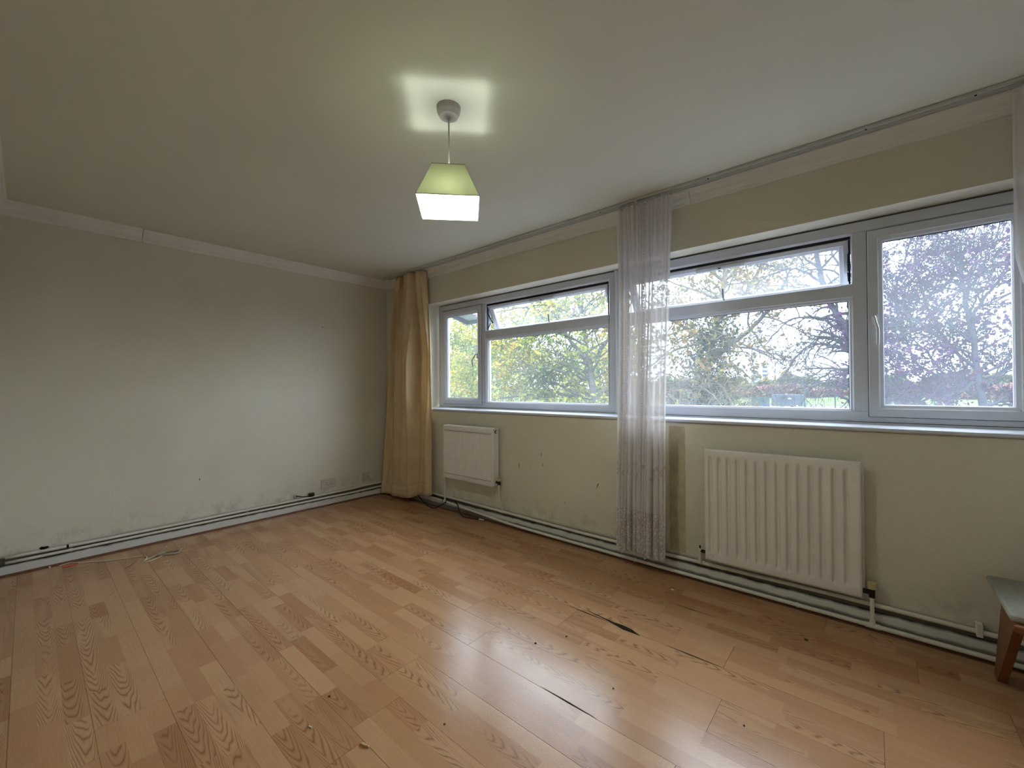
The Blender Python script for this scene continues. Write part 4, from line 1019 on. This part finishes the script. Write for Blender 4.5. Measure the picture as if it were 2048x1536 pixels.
def tree(name, label, cat, limbs, seed, bark, leaf=None, lv=((.30, 1.3, .5), (.16, .6, .5), (.12, .25, .5)), bias=(0, 0, .03), leafn=0, lsize=.05, ivy=None, ivymat=None, group=None, leafzone=None, tintfn=None, twig_r=.004):
    rg = np.random.default_rng(seed); base = limbs[0][0][0]; loc = (base[0], base[1], GZ)
    t = empty(name, loc); tag(t, label, cat, group)
    bias = np.array(bias, float)
    L0 = []; 
    for k, (P, ra, rb) in enumerate(limbs):
        pts = np.array(P, float)
        if k == 0: pts = np.vstack([[base[0], base[1], GZ-.05], pts])
        sp_ = smooth_line(pts, 6); sp_[1:-1] += rg.normal(0, .012, (len(sp_)-2, 3))
        L0.append((sp_, np.linspace(ra, rb, len(sp_))))
    V, F = tubes_np(L0[:1], 10); quads_obj('trunk', V, F, bark, t, loc, smooth=True)
    for ln in L0[1:]:
        V, F = tubes_np([ln], 7); quads_obj('limb', V, F, bark, t, loc, smooth=True)
    cur = L0; allb = []
    for li, (step, length, spread) in enumerate(lv):
        nxt = []
        for pts, rad in cur:
            seg = np.linalg.norm(np.diff(pts, axis=0), axis=1); tot_ = seg.sum(); cum = np.concatenate([[0], np.cumsum(seg)])
            n_ = max(1, int(tot_/step)); 
            start = .25 if li == 0 and rad[0] > .1 else .12
            for s_ in np.sort(rg.uniform(start, 1., n_))*tot_:
                i = min(np.searchsorted(cum, s_), len(pts)-1); i = max(1, i)
                if pts[i][2] < -1.2: continue
                p = pts[i]; dd = pts[i]-pts[i-1]; dd /= np.linalg.norm(dd)+1e-9
                rv = rg.normal(0, 1, 3); rv -= dd*rv.dot(dd); rv /= np.linalg.norm(rv)+1e-9
                d = dd*(1-spread)+rv*spread*1.3
                L_ = length*rg.uniform(.5, 1.25)*(1.1-.4*s_/tot_)
                ns = 6 if li < 2 else 3
                q = wander(rg, p, d, L_, ns, .16, bias)
                r_0 = max(twig_r, min(rad[i]*.55, .04*(.5**li))); nxt.append((q, np.linspace(r_0, max(twig_r*.6, r_0*.35), len(q))))
        allb.append(nxt); cur = nxt
    for li, nm in ((0, 'branches'), (1, 'branches'), (2, 'twigs')):
        pass
    big = allb[0]+(allb[1] if len(allb) > 1 else [])
    V, F = tubes_np(big, 5); tag(quads_obj('branches', V, F, bark, t, loc), kind='stuff')
    if len(allb) > 2:
        V, F = tubes_np(allb[2], 3); tag(quads_obj('twigs', V, F, bark, t, loc), kind='stuff')
    if leafn:
        tips = allb[-1]; idx = rg.integers(0, len(tips), leafn)
        P = np.array([tips[i][0][rg.integers(1, len(tips[i][0]))] for i in idx])+rg.normal(0, lsize*.5, (leafn, 3))
        if leafzone is not None:
            keep = leafzone(P, rg); P = P[keep]
        add_leaves(t, loc, P, rg, lsize, leaf, 'foliage', tintfn)
    if ivy is not None:
        cnt, spread_, zmax = ivy; pts = L0[0][0]; sel = pts[(pts[:, 2] < zmax)]
        P = sel[rg.integers(0, len(sel), cnt)]+rg.normal(0, 1, (cnt, 3))*np.array([spread_, spread_, .25])
        add_leaves(t, loc, P, rg, lsize*.9, ivymat, 'ivy', None)
    return t

def add_leaves(t, loc, P, rg, size, m, name, tintfn=None):
    n_ = len(P); s = size*rg.uniform(.6, 1.3, n_)
    a = rg.normal(0, 1, (n_, 3)); a[:, 2] -= .4; a /= np.linalg.norm(a, axis=1, keepdims=True)
    b = np.cross(a, rg.normal(0, 1, (n_, 3))); b /= np.linalg.norm(b, axis=1, keepdims=True)
    c = np.cross(a, b)
    V = np.stack([P-a*s[:, None]*.6, P+b*s[:, None]*.34+c*s[:, None]*.12, P+a*s[:, None]*.6, P-b*s[:, None]*.34+c*s[:, None]*.12], 1).reshape(-1, 3)
    F = np.arange(n_*4).reshape(-1, 4)
    if tintfn is None:
        tn = rg.uniform(0, 1, n_)
    else: tn = tintfn(P, rg)
    tag(quads_obj(name, V, F, m, t, loc, np.repeat(tn, 4)), kind='stuff')

LIMBS_A = [
  ([(-2.1,10.0,-2.52),(-2.53,10.0,-0.93),(-2.99,10.0,0.74),(-3.17,10.0,1.77),(-3.32,10.0,2.65),(-3.45,10.0,3.53),(-3.75,10.0,4.81),(-4.15,10.0,6.69)],0.17,0.05),
  ([(-3.27,10.0,2.12),(-4.63,10.33,3.33),(-5.57,10.67,3.85),(-6.84,11.0,5.08)],0.07,0.03),
  ([(-2.97,10.0,2.21),(-2.34,9.7,2.72),(-1.66,9.4,3.26)],0.07,0.03),
  ([(-3.33,10.0,1.43),(-3.87,9.5,1.69),(-4.58,9.0,1.88),(-5.53,8.5,1.72)],0.05,0.02),
  ([(-3.36,10.0,2.65),(-4.28,9.5,3.18),(-5.01,9.0,3.09),(-6.64,8.5,2.55)],0.05,0.015),
  ([(-2.99,10.0,0.74),(-4.32,10.5,0.89),(-6.61,11.0,0.87),(-10.07,11.5,0.6),(-12.83,12.0,0.81)],0.07,0.02),
  ([(-2.99,10.0,0.91),(-2.62,10.75,1.16),(-2.22,11.5,0.89)],0.05,0.02),
  ([(-3.45,10.0,3.53),(-5.08,10.33,4.33),(-7.4,10.67,4.48),(-10.55,11.0,4.44)],0.05,0.02),
  ([(-3.75,10.0,4.81),(-3.43,10.5,5.75),(-2.7,11.0,6.07)],0.05,0.02),
  ([(-2.99,10.0,0.4),(-5.1,11.0,1.27),(-8.89,12.0,2.25),(-13.12,13.0,3.57)],0.08,0.02),
  ([(-3.17,10.0,1.69),(-4.98,10.17,2.21),(-7.68,10.33,2.99),(-10.71,10.5,2.98)],0.06,0.02),
]
LIMBS_B = [
  ([(0.48,13.0,-2.71),(0.18,13.0,-1.03),(-0.1,13.0,0.35),(-0.2,13.0,1.4),(-0.11,13.0,2.46),(0.06,13.0,3.15),(0.24,13.0,4.17),(0.41,13.0,5.19),(0.26,13.0,6.61)],0.22,0.06),
  ([(-0.03,13.0,2.1),(0.62,12.62,2.56),(1.29,12.25,2.96),(2.04,11.88,3.74),(2.47,11.5,4.48)],0.1,0.03),
  ([(-0.2,13.0,1.49),(-0.67,12.33,1.32),(-1.04,11.67,0.72),(-1.05,11.0,-0.25)],0.12,0.05),
  ([(-0.11,13.0,2.46),(-0.89,13.33,3.27),(-1.74,13.67,3.78),(-2.88,14.0,4.77)],0.08,0.03),
  ([(0.15,13.0,3.49),(0.79,13.33,4.15),(1.34,13.67,5.15),(1.59,14.0,6.21)],0.08,0.03),
  ([(0.32,13.0,4.85),(-0.26,12.5,5.55),(-0.59,12.0,6.37)],0.06,0.03),
  ([(-0.45,13.0,1.77),(0.46,12.0,1.22),(1.12,11.0,0.55),(1.59,10.0,0.13)],0.04,0.015),
  ([(-0.89,13.0,1.42),(0.29,11.5,0.98),(1.09,10.0,0.52)],0.04,0.015),
  ([(0.06,13.0,2.8),(-0.97,12.0,2.45),(-1.63,11.0,1.75)],0.06,0.02),
  ([(-0.11,13.0,2.11),(1.05,12.0,1.69),(1.89,11.0,0.92)],0.04,0.015),
  ([(0.24,13.0,4.17),(-0.44,12.5,4.54),(-1.3,12.0,4.94)],0.06,0.02),
]
LIMBS_C = [
  ([(4.61,9.0,-1.18),(4.31,9.0,-0.18),(4.13,9.0,0.97),(3.95,9.0,1.62),(3.77,9.0,2.39),(3.51,9.0,3.09),(3.34,9.0,3.79),(3.17,9.0,4.97)],0.12,0.04),
  ([(3.95,9.0,1.62),(3.9,9.2,2.62),(3.81,9.4,3.56),(3.86,9.6,4.62),(3.95,9.8,5.47)],0.07,0.03),
  ([(3.77,9.0,2.34),(3.34,8.8,2.64),(2.81,8.6,2.67),(2.35,8.4,2.12)],0.035,0.012),
  ([(3.89,9.0,1.89),(3.4,9.17,2.13),(2.91,9.33,1.97),(2.47,9.5,1.26)],0.035,0.012),
  ([(3.56,9.0,2.97),(3.03,9.27,3.34),(2.49,9.53,3.32),(1.95,9.8,2.84)],0.035,0.012),
  ([(3.43,9.0,3.44),(2.97,9.0,3.86),(2.47,9.0,3.9),(2.05,9.0,3.67)],0.035,0.012),
  ([(3.34,9.0,3.79),(2.88,9.0,4.35),(2.38,9.0,4.7)],0.03,0.012),
  ([(3.94,9.0,3.03),(4.19,9.0,3.42),(4.44,9.0,4.0)],0.04,0.012),
  ([(3.97,9.0,1.51),(3.58,9.17,1.53),(3.19,9.33,1.2),(2.88,9.5,0.72)],0.03,0.01),
  ([(3.86,9.0,3.47),(3.53,9.0,4.2),(3.44,9.0,4.9)],0.03,0.012),
  ([(3.81,9.0,2.61),(3.31,9.15,2.34),(2.91,9.3,1.55)],0.025,0.01),
]
LIMBS_D = [
  ([(5.7,8.0,-1.21),(5.67,8.0,0.06),(5.63,8.0,0.91),(5.58,8.0,1.43),(5.5,8.0,2.3),(5.42,8.0,3.01),(5.4,8.0,3.72)],0.08,0.02),
  ([(5.63,8.0,0.91),(5.28,8.27,1.27),(4.98,8.53,1.85),(4.64,8.8,2.09)],0.03,0.01),
  ([(5.58,8.0,1.43),(5.22,8.25,2.0),(4.99,8.5,2.8),(4.87,8.75,3.65),(4.97,9.0,4.39)],0.03,0.01),
  ([(5.5,8.0,2.3),(5.72,7.83,2.76),(5.91,7.67,3.03),(6.14,7.5,3.18)],0.028,0.01),
  ([(5.61,8.0,1.09),(5.92,8.17,1.42),(6.22,8.33,1.59),(6.57,8.5,1.74)],0.028,0.01),
  ([(5.25,8.0,1.26),(4.82,8.25,1.65),(4.57,8.5,2.86),(4.77,8.75,3.87),(4.89,9.0,4.41)],0.028,0.008),
  ([(5.42,8.0,3.01),(5.15,8.0,3.42),(5.03,8.0,3.99)],0.022,0.008),
  ([(5.65,8.0,0.66),(5.26,8.17,0.64),(4.75,8.33,0.89),(4.17,8.5,0.78)],0.028,0.008),
  ([(5.61,8.0,1.26),(5.23,7.83,1.0),(4.78,7.67,1.0),(4.38,7.5,1.18)],0.022,0.008),
  ([(5.45,8.0,2.66),(5.66,8.25,3.19),(5.88,8.5,3.74)],0.022,0.008),
  ([(5.2,8.0,1.98),(4.82,8.0,2.38),(4.48,8.0,2.8)],0.035,0.012),
  ([(5.65,8.0,0.83),(5.98,8.25,0.91),(6.35,8.5,0.83)],0.028,0.01),
  ([(4.95,8.0,2.73),(5.29,8.17,3.07),(5.68,8.33,3.56),(6.11,8.5,3.77)],0.03,0.012),
]
BARK1 = barkmat('grey_green_bark', (81, 81, 74)); BARK2 = barkmat('pale_bark', (104, 99, 90)); BARK3 = barkmat('grey_violet_bark', (69, 69, 78)); BARK4 = barkmat('blue_grey_bark', (61, 61, 74))
LEAF_A = leafmat('yellow_green_leaves', [(68, 94, 56), (100, 120, 68), (138, 144, 66), (160, 150, 72), (152, 118, 70)])
LEAF_B = leafmat('autumn_tan_leaves', [(87, 92, 61), (116, 111, 66), (129, 108, 69), (106, 79, 55)])
LEAF_IVY = leafmat('ivy_leaves', [(34, 55, 38), (51, 71, 50), (65, 83, 61)], .15)
LEAF_D = leafmat('copper_leaves', [(52, 34, 68), (68, 44, 80), (88, 50, 72), (52, 46, 84)], .3)
LEAF_C = leafmat('dry_leaves', [(69, 61, 61), (87, 74, 65)], .2)
def tintA(P, rg):   # yellower patches in clumps
    q = .5+.5*np.sin(P[:, 0]*1.3+2*np.sin(P[:, 2]*1.7))*np.cos(P[:, 2]*1.9+P[:, 1]*.7)
    return np.clip(q*.65+rg.uniform(-.15, .5, len(P)), 0, 1)
tree('leafy_tree', 'yellow green leafy tree with grey trunk outside the left window', 'tree', LIMBS_A, 11, BARK1, LEAF_A, lv=((.26, 1.7, .55), (.15, .75, .55), (.14, .30, .5)), bias=(0, 0, -.01), leafn=19000, lsize=.115, tintfn=tintA, twig_r=.005)
tree('ivy_covered_tree', 'pale branched autumn tree with an ivy covered trunk outside, left of the bare tree', 'tree', LIMBS_B, 12, BARK2, LEAF_B, lv=((.26, 1.6, .55), (.17, .8, .55), (.16, .35, .5)), bias=(0, 0, -.02), leafn=9500, lsize=.12, ivy=(6500, .42, 3.2), ivymat=LEAF_IVY, twig_r=.006,
     leafzone=lambda P, rg: rg.uniform(0, 1, len(P)) < np.clip((P[:, 2]-.4)/3.2, .12, 1))
tree('bare_tree', 'bare grey tree with drooping arched twigs outside, left of the copper tree', 'tree', LIMBS_C, 13, BARK3, LEAF_C, lv=((.14, 1.1, .5), (.13, .5, .5), (.16, .22, .45)), bias=(-.03, 0, -.07), leafn=500, lsize=.05, twig_r=.0045)
tree('copper_tree', 'purple leaved copper tree outside the right hand casement', 'tree', LIMBS_D, 14, BARK4, LEAF_D, lv=((.10, 1.1, .5), (.11, .5, .5), (.12, .24, .45)), bias=(.02, 0, .05), leafn=26000, lsize=.066, twig_r=.0042,
     leafzone=lambda P, rg: rg.uniform(0, 1, len(P)) < np.clip(1.15-(P[:, 2]-1.6)/2.4, .08, 1)*np.clip(1.15-(P[:, 0]-5.2)*.4, .3, 1))

# trees farther back on the left that close the view behind the leafy tree
def far_tree(x, y, h, rad, seed, leafm, bark, label, n_=2600, lsize=.35, group=None):
    rg = np.random.default_rng(seed)
    t = empty('background_tree', (x, y, GZ)); tag(t, label, 'tree', group)
    V, F = tubes_np([(np.array([(x, y, GZ-.1), (x+.1, y, GZ+h*.35), (x, y, GZ+h*.75)]), [h*.03, h*.022, h*.01])], 8); quads_obj('trunk', V, F, bark, t, (x, y, GZ))
    cl = rg.normal(0, 1, (26, 3)); cl /= np.linalg.norm(cl, axis=1, keepdims=True); cl *= rg.uniform(.3, .85, (26, 1))
    k = rg.integers(0, 26, n_); P = cl[k]+rg.normal(0, .17, (n_, 3)); P = P*np.array([rad, rad, h*.40])+np.array([x, y, GZ+h*.60])
    add_leaves(t, (x, y, GZ), P, rg, lsize, leafm, 'foliage', tintA)
far_tree(-15.5, 17, 9.5, 4.2, 21, LEAF_A, BARK1, 'rounded green tree farther back, seen through the narrow left casement', 5200, .2)
far_tree(-9.0, 21, 8.5, 3.6, 22, LEAF_A, BARK1, 'green tree farther back, behind the leafy tree left of its trunk', 5200, .22)
far_tree(-24, 24, 12, 5.5, 23, LEAF_A, BARK1, 'tall green tree farthest left behind the nearer green trees', 4000, .3)
far_tree(-14.5, 36, 7.0, 3.6, 24, LEAF_B, BARK1, 'autumn tree standing far behind the ivy covered tree', 2200, .3)

# ground
g = mesh_obj('field_1', [(-700, -20, GZ), (500, -20, GZ), (500, 900, GZ), (-700, 900, GZ)], [(0, 1, 2, 3)], M_GRASS); g.name = 'ground'; tag(g, kind='structure')
bounce_cut_strip = boxo('pavement', (-60, 60, .27, 46, GZ, GZ+.02), mat('bounce_cut_ground', (74, 74, 74), .9, .2, noise=.15, nscale=.6)); tag(bounce_cut_strip, kind='structure')  # unseen dark ground strip, added to cut light bounced onto the ceiling
# tarmac court
c = boxo('pavement', (-14, 14, 60, 108, GZ, GZ+.03), M_TARMAC); tag(c, kind='structure')
M_FENCE = mat('green_fence_metal', (32, 62, 58), .6, .3, noise=.05)
fe = empty('court_fence', (-12, 85, GZ)); tag(fe, 'tall green sports court fence with thin posts', 'fence')
for (x, y, h_) in ((-27.9, 85.3, 2.6), (-20, 85.2, 2.4), (-8.1, 84.8, 2.6), (-4.7, 85.2, 4.3), (-.5, 84.8, 2.6), (3.6, 85, 4.3)):
    boxo('post', (x+12-.11, x+12+.11, y-85-.11, y-85+.11, 0, h_), M_FENCE, fe)
boxo('post', (-7.2+12-.1, -7.2+12+.1, 104-85, 104.3-85, 0, 4.6), M_FENCE, fe)
for z in (1.1, 2.4): boxo('rail', (-16, 15.8, -.03, .03, z, z+.05), M_FENCE, fe)
boxo('screen_panel', (-3.6, -.2, 14.0, 14.15, 0, 2.1), M_FENCE, fe)
M_CONT = mat('grey_container_paint', (62, 70, 84), .6, .3, noise=.12, nscale=1.2)
ct = empty('shipping_container', (-10.6, 104.5, GZ)); tag(ct, 'blue grey metal container standing at the edge of the field', 'container')
bm = bmesh.new()
for k in range(18): box(bm, -2.1+k*.235, -2.1+k*.235+.13, -.08, 0, .1, 2.35)
box(bm, -2.1, 2.1, 0, 2.4, 0, 2.5)
bm_obj('body', bm, M_CONT, ct)
boxo('end_door', (2.15, 3.6, .1, 2.3, .1, 2.45), M_CONT, ct, bev=.03)
boxo('sign_plate', (1.0, 1.5, -.14, -.09, 1.5, 1.75), M_GREYMETAL, ct)
boxo('dark_panel', (-.2, .6, -.13, -.09, 1.5, 2.2), M_STAY, ct)
bb = boxo('blue_board', (-25.6, -22.0, 85.4, 85.6, GZ+.0, GZ+1.05), mat('blue_board_paint', (28, 48, 110), .6, .3, noise=.1, nscale=1)); tag(bb, 'blue board at the edge of the far field beside the net curtain', 'board')
bx = boxo('blue_box', (-11.6, -10.3, 86.2, 87.2, GZ, GZ+1.2), mat('blue_box_paint', (38, 66, 100), .6, .3, noise=.1, nscale=1)); tag(bx, 'blue box on the court in front of the grey container', 'box')
bl = boxo('bollard', (-5.85, -5.6, 84.3, 84.5, GZ, GZ+1.0), M_CHIP); tag(bl, 'white bollard on the tarmac court beside the tall green post', 'bollard')
# mound
bm = bmesh.new()
n_ = 24; V = []
for j in range(9):
    r_ = j/8
    for k in range(n_): V.append((math.cos(2*PI*k/n_)*(22*r_), math.sin(2*PI*k/n_)*(12*r_), 2.2*(1-r_)**1.5 if r_ < 1 else 0))
F = [(j*n_+k, j*n_+(k+1) % n_, (j+1)*n_+(k+1) % n_, (j+1)*n_+k) for j in range(8) for k in range(n_)]
bm.free(); o = mesh_obj('grass_mound', V, F, M_GRASS, None, True); o.location = (4, 150, GZ); tag(o, 'low green grass mound beyond the tarmac court', 'mound')
# hedges and distant woodland
LEAF_H1 = leafmat('russet_hedge', [(108, 81, 81), (127, 96, 92), (94, 78, 69)], .2); LEAF_H2 = leafmat('distant_green', [(86, 101, 84), (102, 112, 86), (112, 101, 72)], .2)
def hedge(x0, x1, y, h, seed, m, label, n_=5000, ls=.9, name='hedge', cat='hedge'):
    rg = np.random.default_rng(seed); cx = (x0+x1)/2
    t = empty(name, (cx, y, GZ)); tag(t, label, cat)
    P = np.stack([rg.uniform(x0, x1, n_), y+rg.normal(0, 1.5, n_), np.zeros(n_)], 1)
    top_ = h*(.75+.18*np.sin(P[:, 0]*.21+seed)+.1*np.sin(P[:, 0]*.63)); P[:, 2] = GZ+rg.uniform(0, 1, n_)**.7*top_
    add_leaves(t, (cx, y, GZ), P, rg, ls, m, 'foliage')
hedge(-62, 60, 178, 5.2, 31, LEAF_H1, 'russet brown hedge along the far side of the field', 16000, 1.0)
hedge(-110, 130, 240, 10.5, 32, LEAF_H2, 'distant green woodland on the horizon behind the russet hedge', 16000, 2.0, 'woodland', 'trees')
hedge(-95, -26, 120, 3.6, 33, LEAF_H2, 'green hedge at the far left of the field behind the nearer trees', 9000, .8)
M_TOWER = mat('pale_tower_concrete', (150, 164, 180), .8, .2, noise=.08, nscale=.05)
for i, (x, wd, lab) in enumerate(((-113.5, 13, 'pale tower block on the horizon, left one of the pair'), (-101, 12, 'pale tower block on the horizon, right one of the pair'))):
    t = empty('tower_block', (x, 620, GZ)); tag(t, lab, 'building')
    boxo('tower_body', (-wd/2*.5, wd/2*.5, 0, 12, 0, 34), M_TOWER, t)
    for j in range(5):
        boxo('window_band', (-wd/4+.5, wd/4-.5, -.25, -.02, 6+j*5.4, 8.4+j*5.4), M_CONT, t)

# canopy of the building outside, above the left window
cn = empty('entrance_canopy', (-1.2, 1.6, 2.3)); tag(cn, 'grey boarded canopy jutting from the building outside the narrow left casement', 'canopy')
M_SOFF = mat('weathered_soffit', (196, 196, 206), .8, .2, noise=.2, nscale=9)
M_FASC = mat('grey_fascia', (96, 104, 108), .7, .3, noise=.1, nscale=7)
ox, oy, oz = -1.2, 1.6, 2.3
def cbox(nm, q, m, h0, h1):
    n_ = len(q); V = [(x-ox, y-oy, h0-oz) for x, y in q]+[(x-ox, y-oy, h1-oz) for x, y in q]
    F = [tuple(range(n_))[::-1], tuple(range(n_, 2*n_))]+[(k, (k+1) % n_, n_+(k+1) % n_, n_+k) for k in range(n_)]
    return mesh_obj(nm, V, F, m, cn)
cbox('fascia_board', [(-1.33, 2.51), (-.86, 2.51), (-.86, 2.47), (-1.31, 2.47)], M_FASC, 2.32, 2.40)
cbox('fascia_board', [(-1.33, 2.51), (-1.29, 2.49), (-.36, .80), (-.40, .78)], M_FASC, 2.32, 2.40)
for xb_ in (-.55, .1):
    cbox('support_bracket', [(xb_-.03, .268), (xb_+.03, .268), (xb_+.03, .86), (xb_-.03, .86)], M_FASC, 2.40, 2.47)
cbox('rear_board', [(-1.0, .74), (.2, .74), (.2, .80), (-1.0, .80)], M_FASC, 2.385, 2.44)
for k in range(10):
    x0_ = -1.30+k*.098
    ya = 2.47-(k*.098)*0
    # boards run along y, clipped by the diagonal fascia
    yd = 2.49-(x0_+.094+1.29)*1.80
    if x0_+.094 > -.86: ytop = max(yd+.05, 2.47-(x0_+.094+.86)*1.8)
    else: ytop = 2.47
    cbox('soffit_board', [(x0_, ytop), (x0_+.094, ytop), (x0_+.094, max(.75, yd)), (x0_, max(.75, yd+.17))], M_SOFF, 2.385+.002*(k % 2), 2.42)
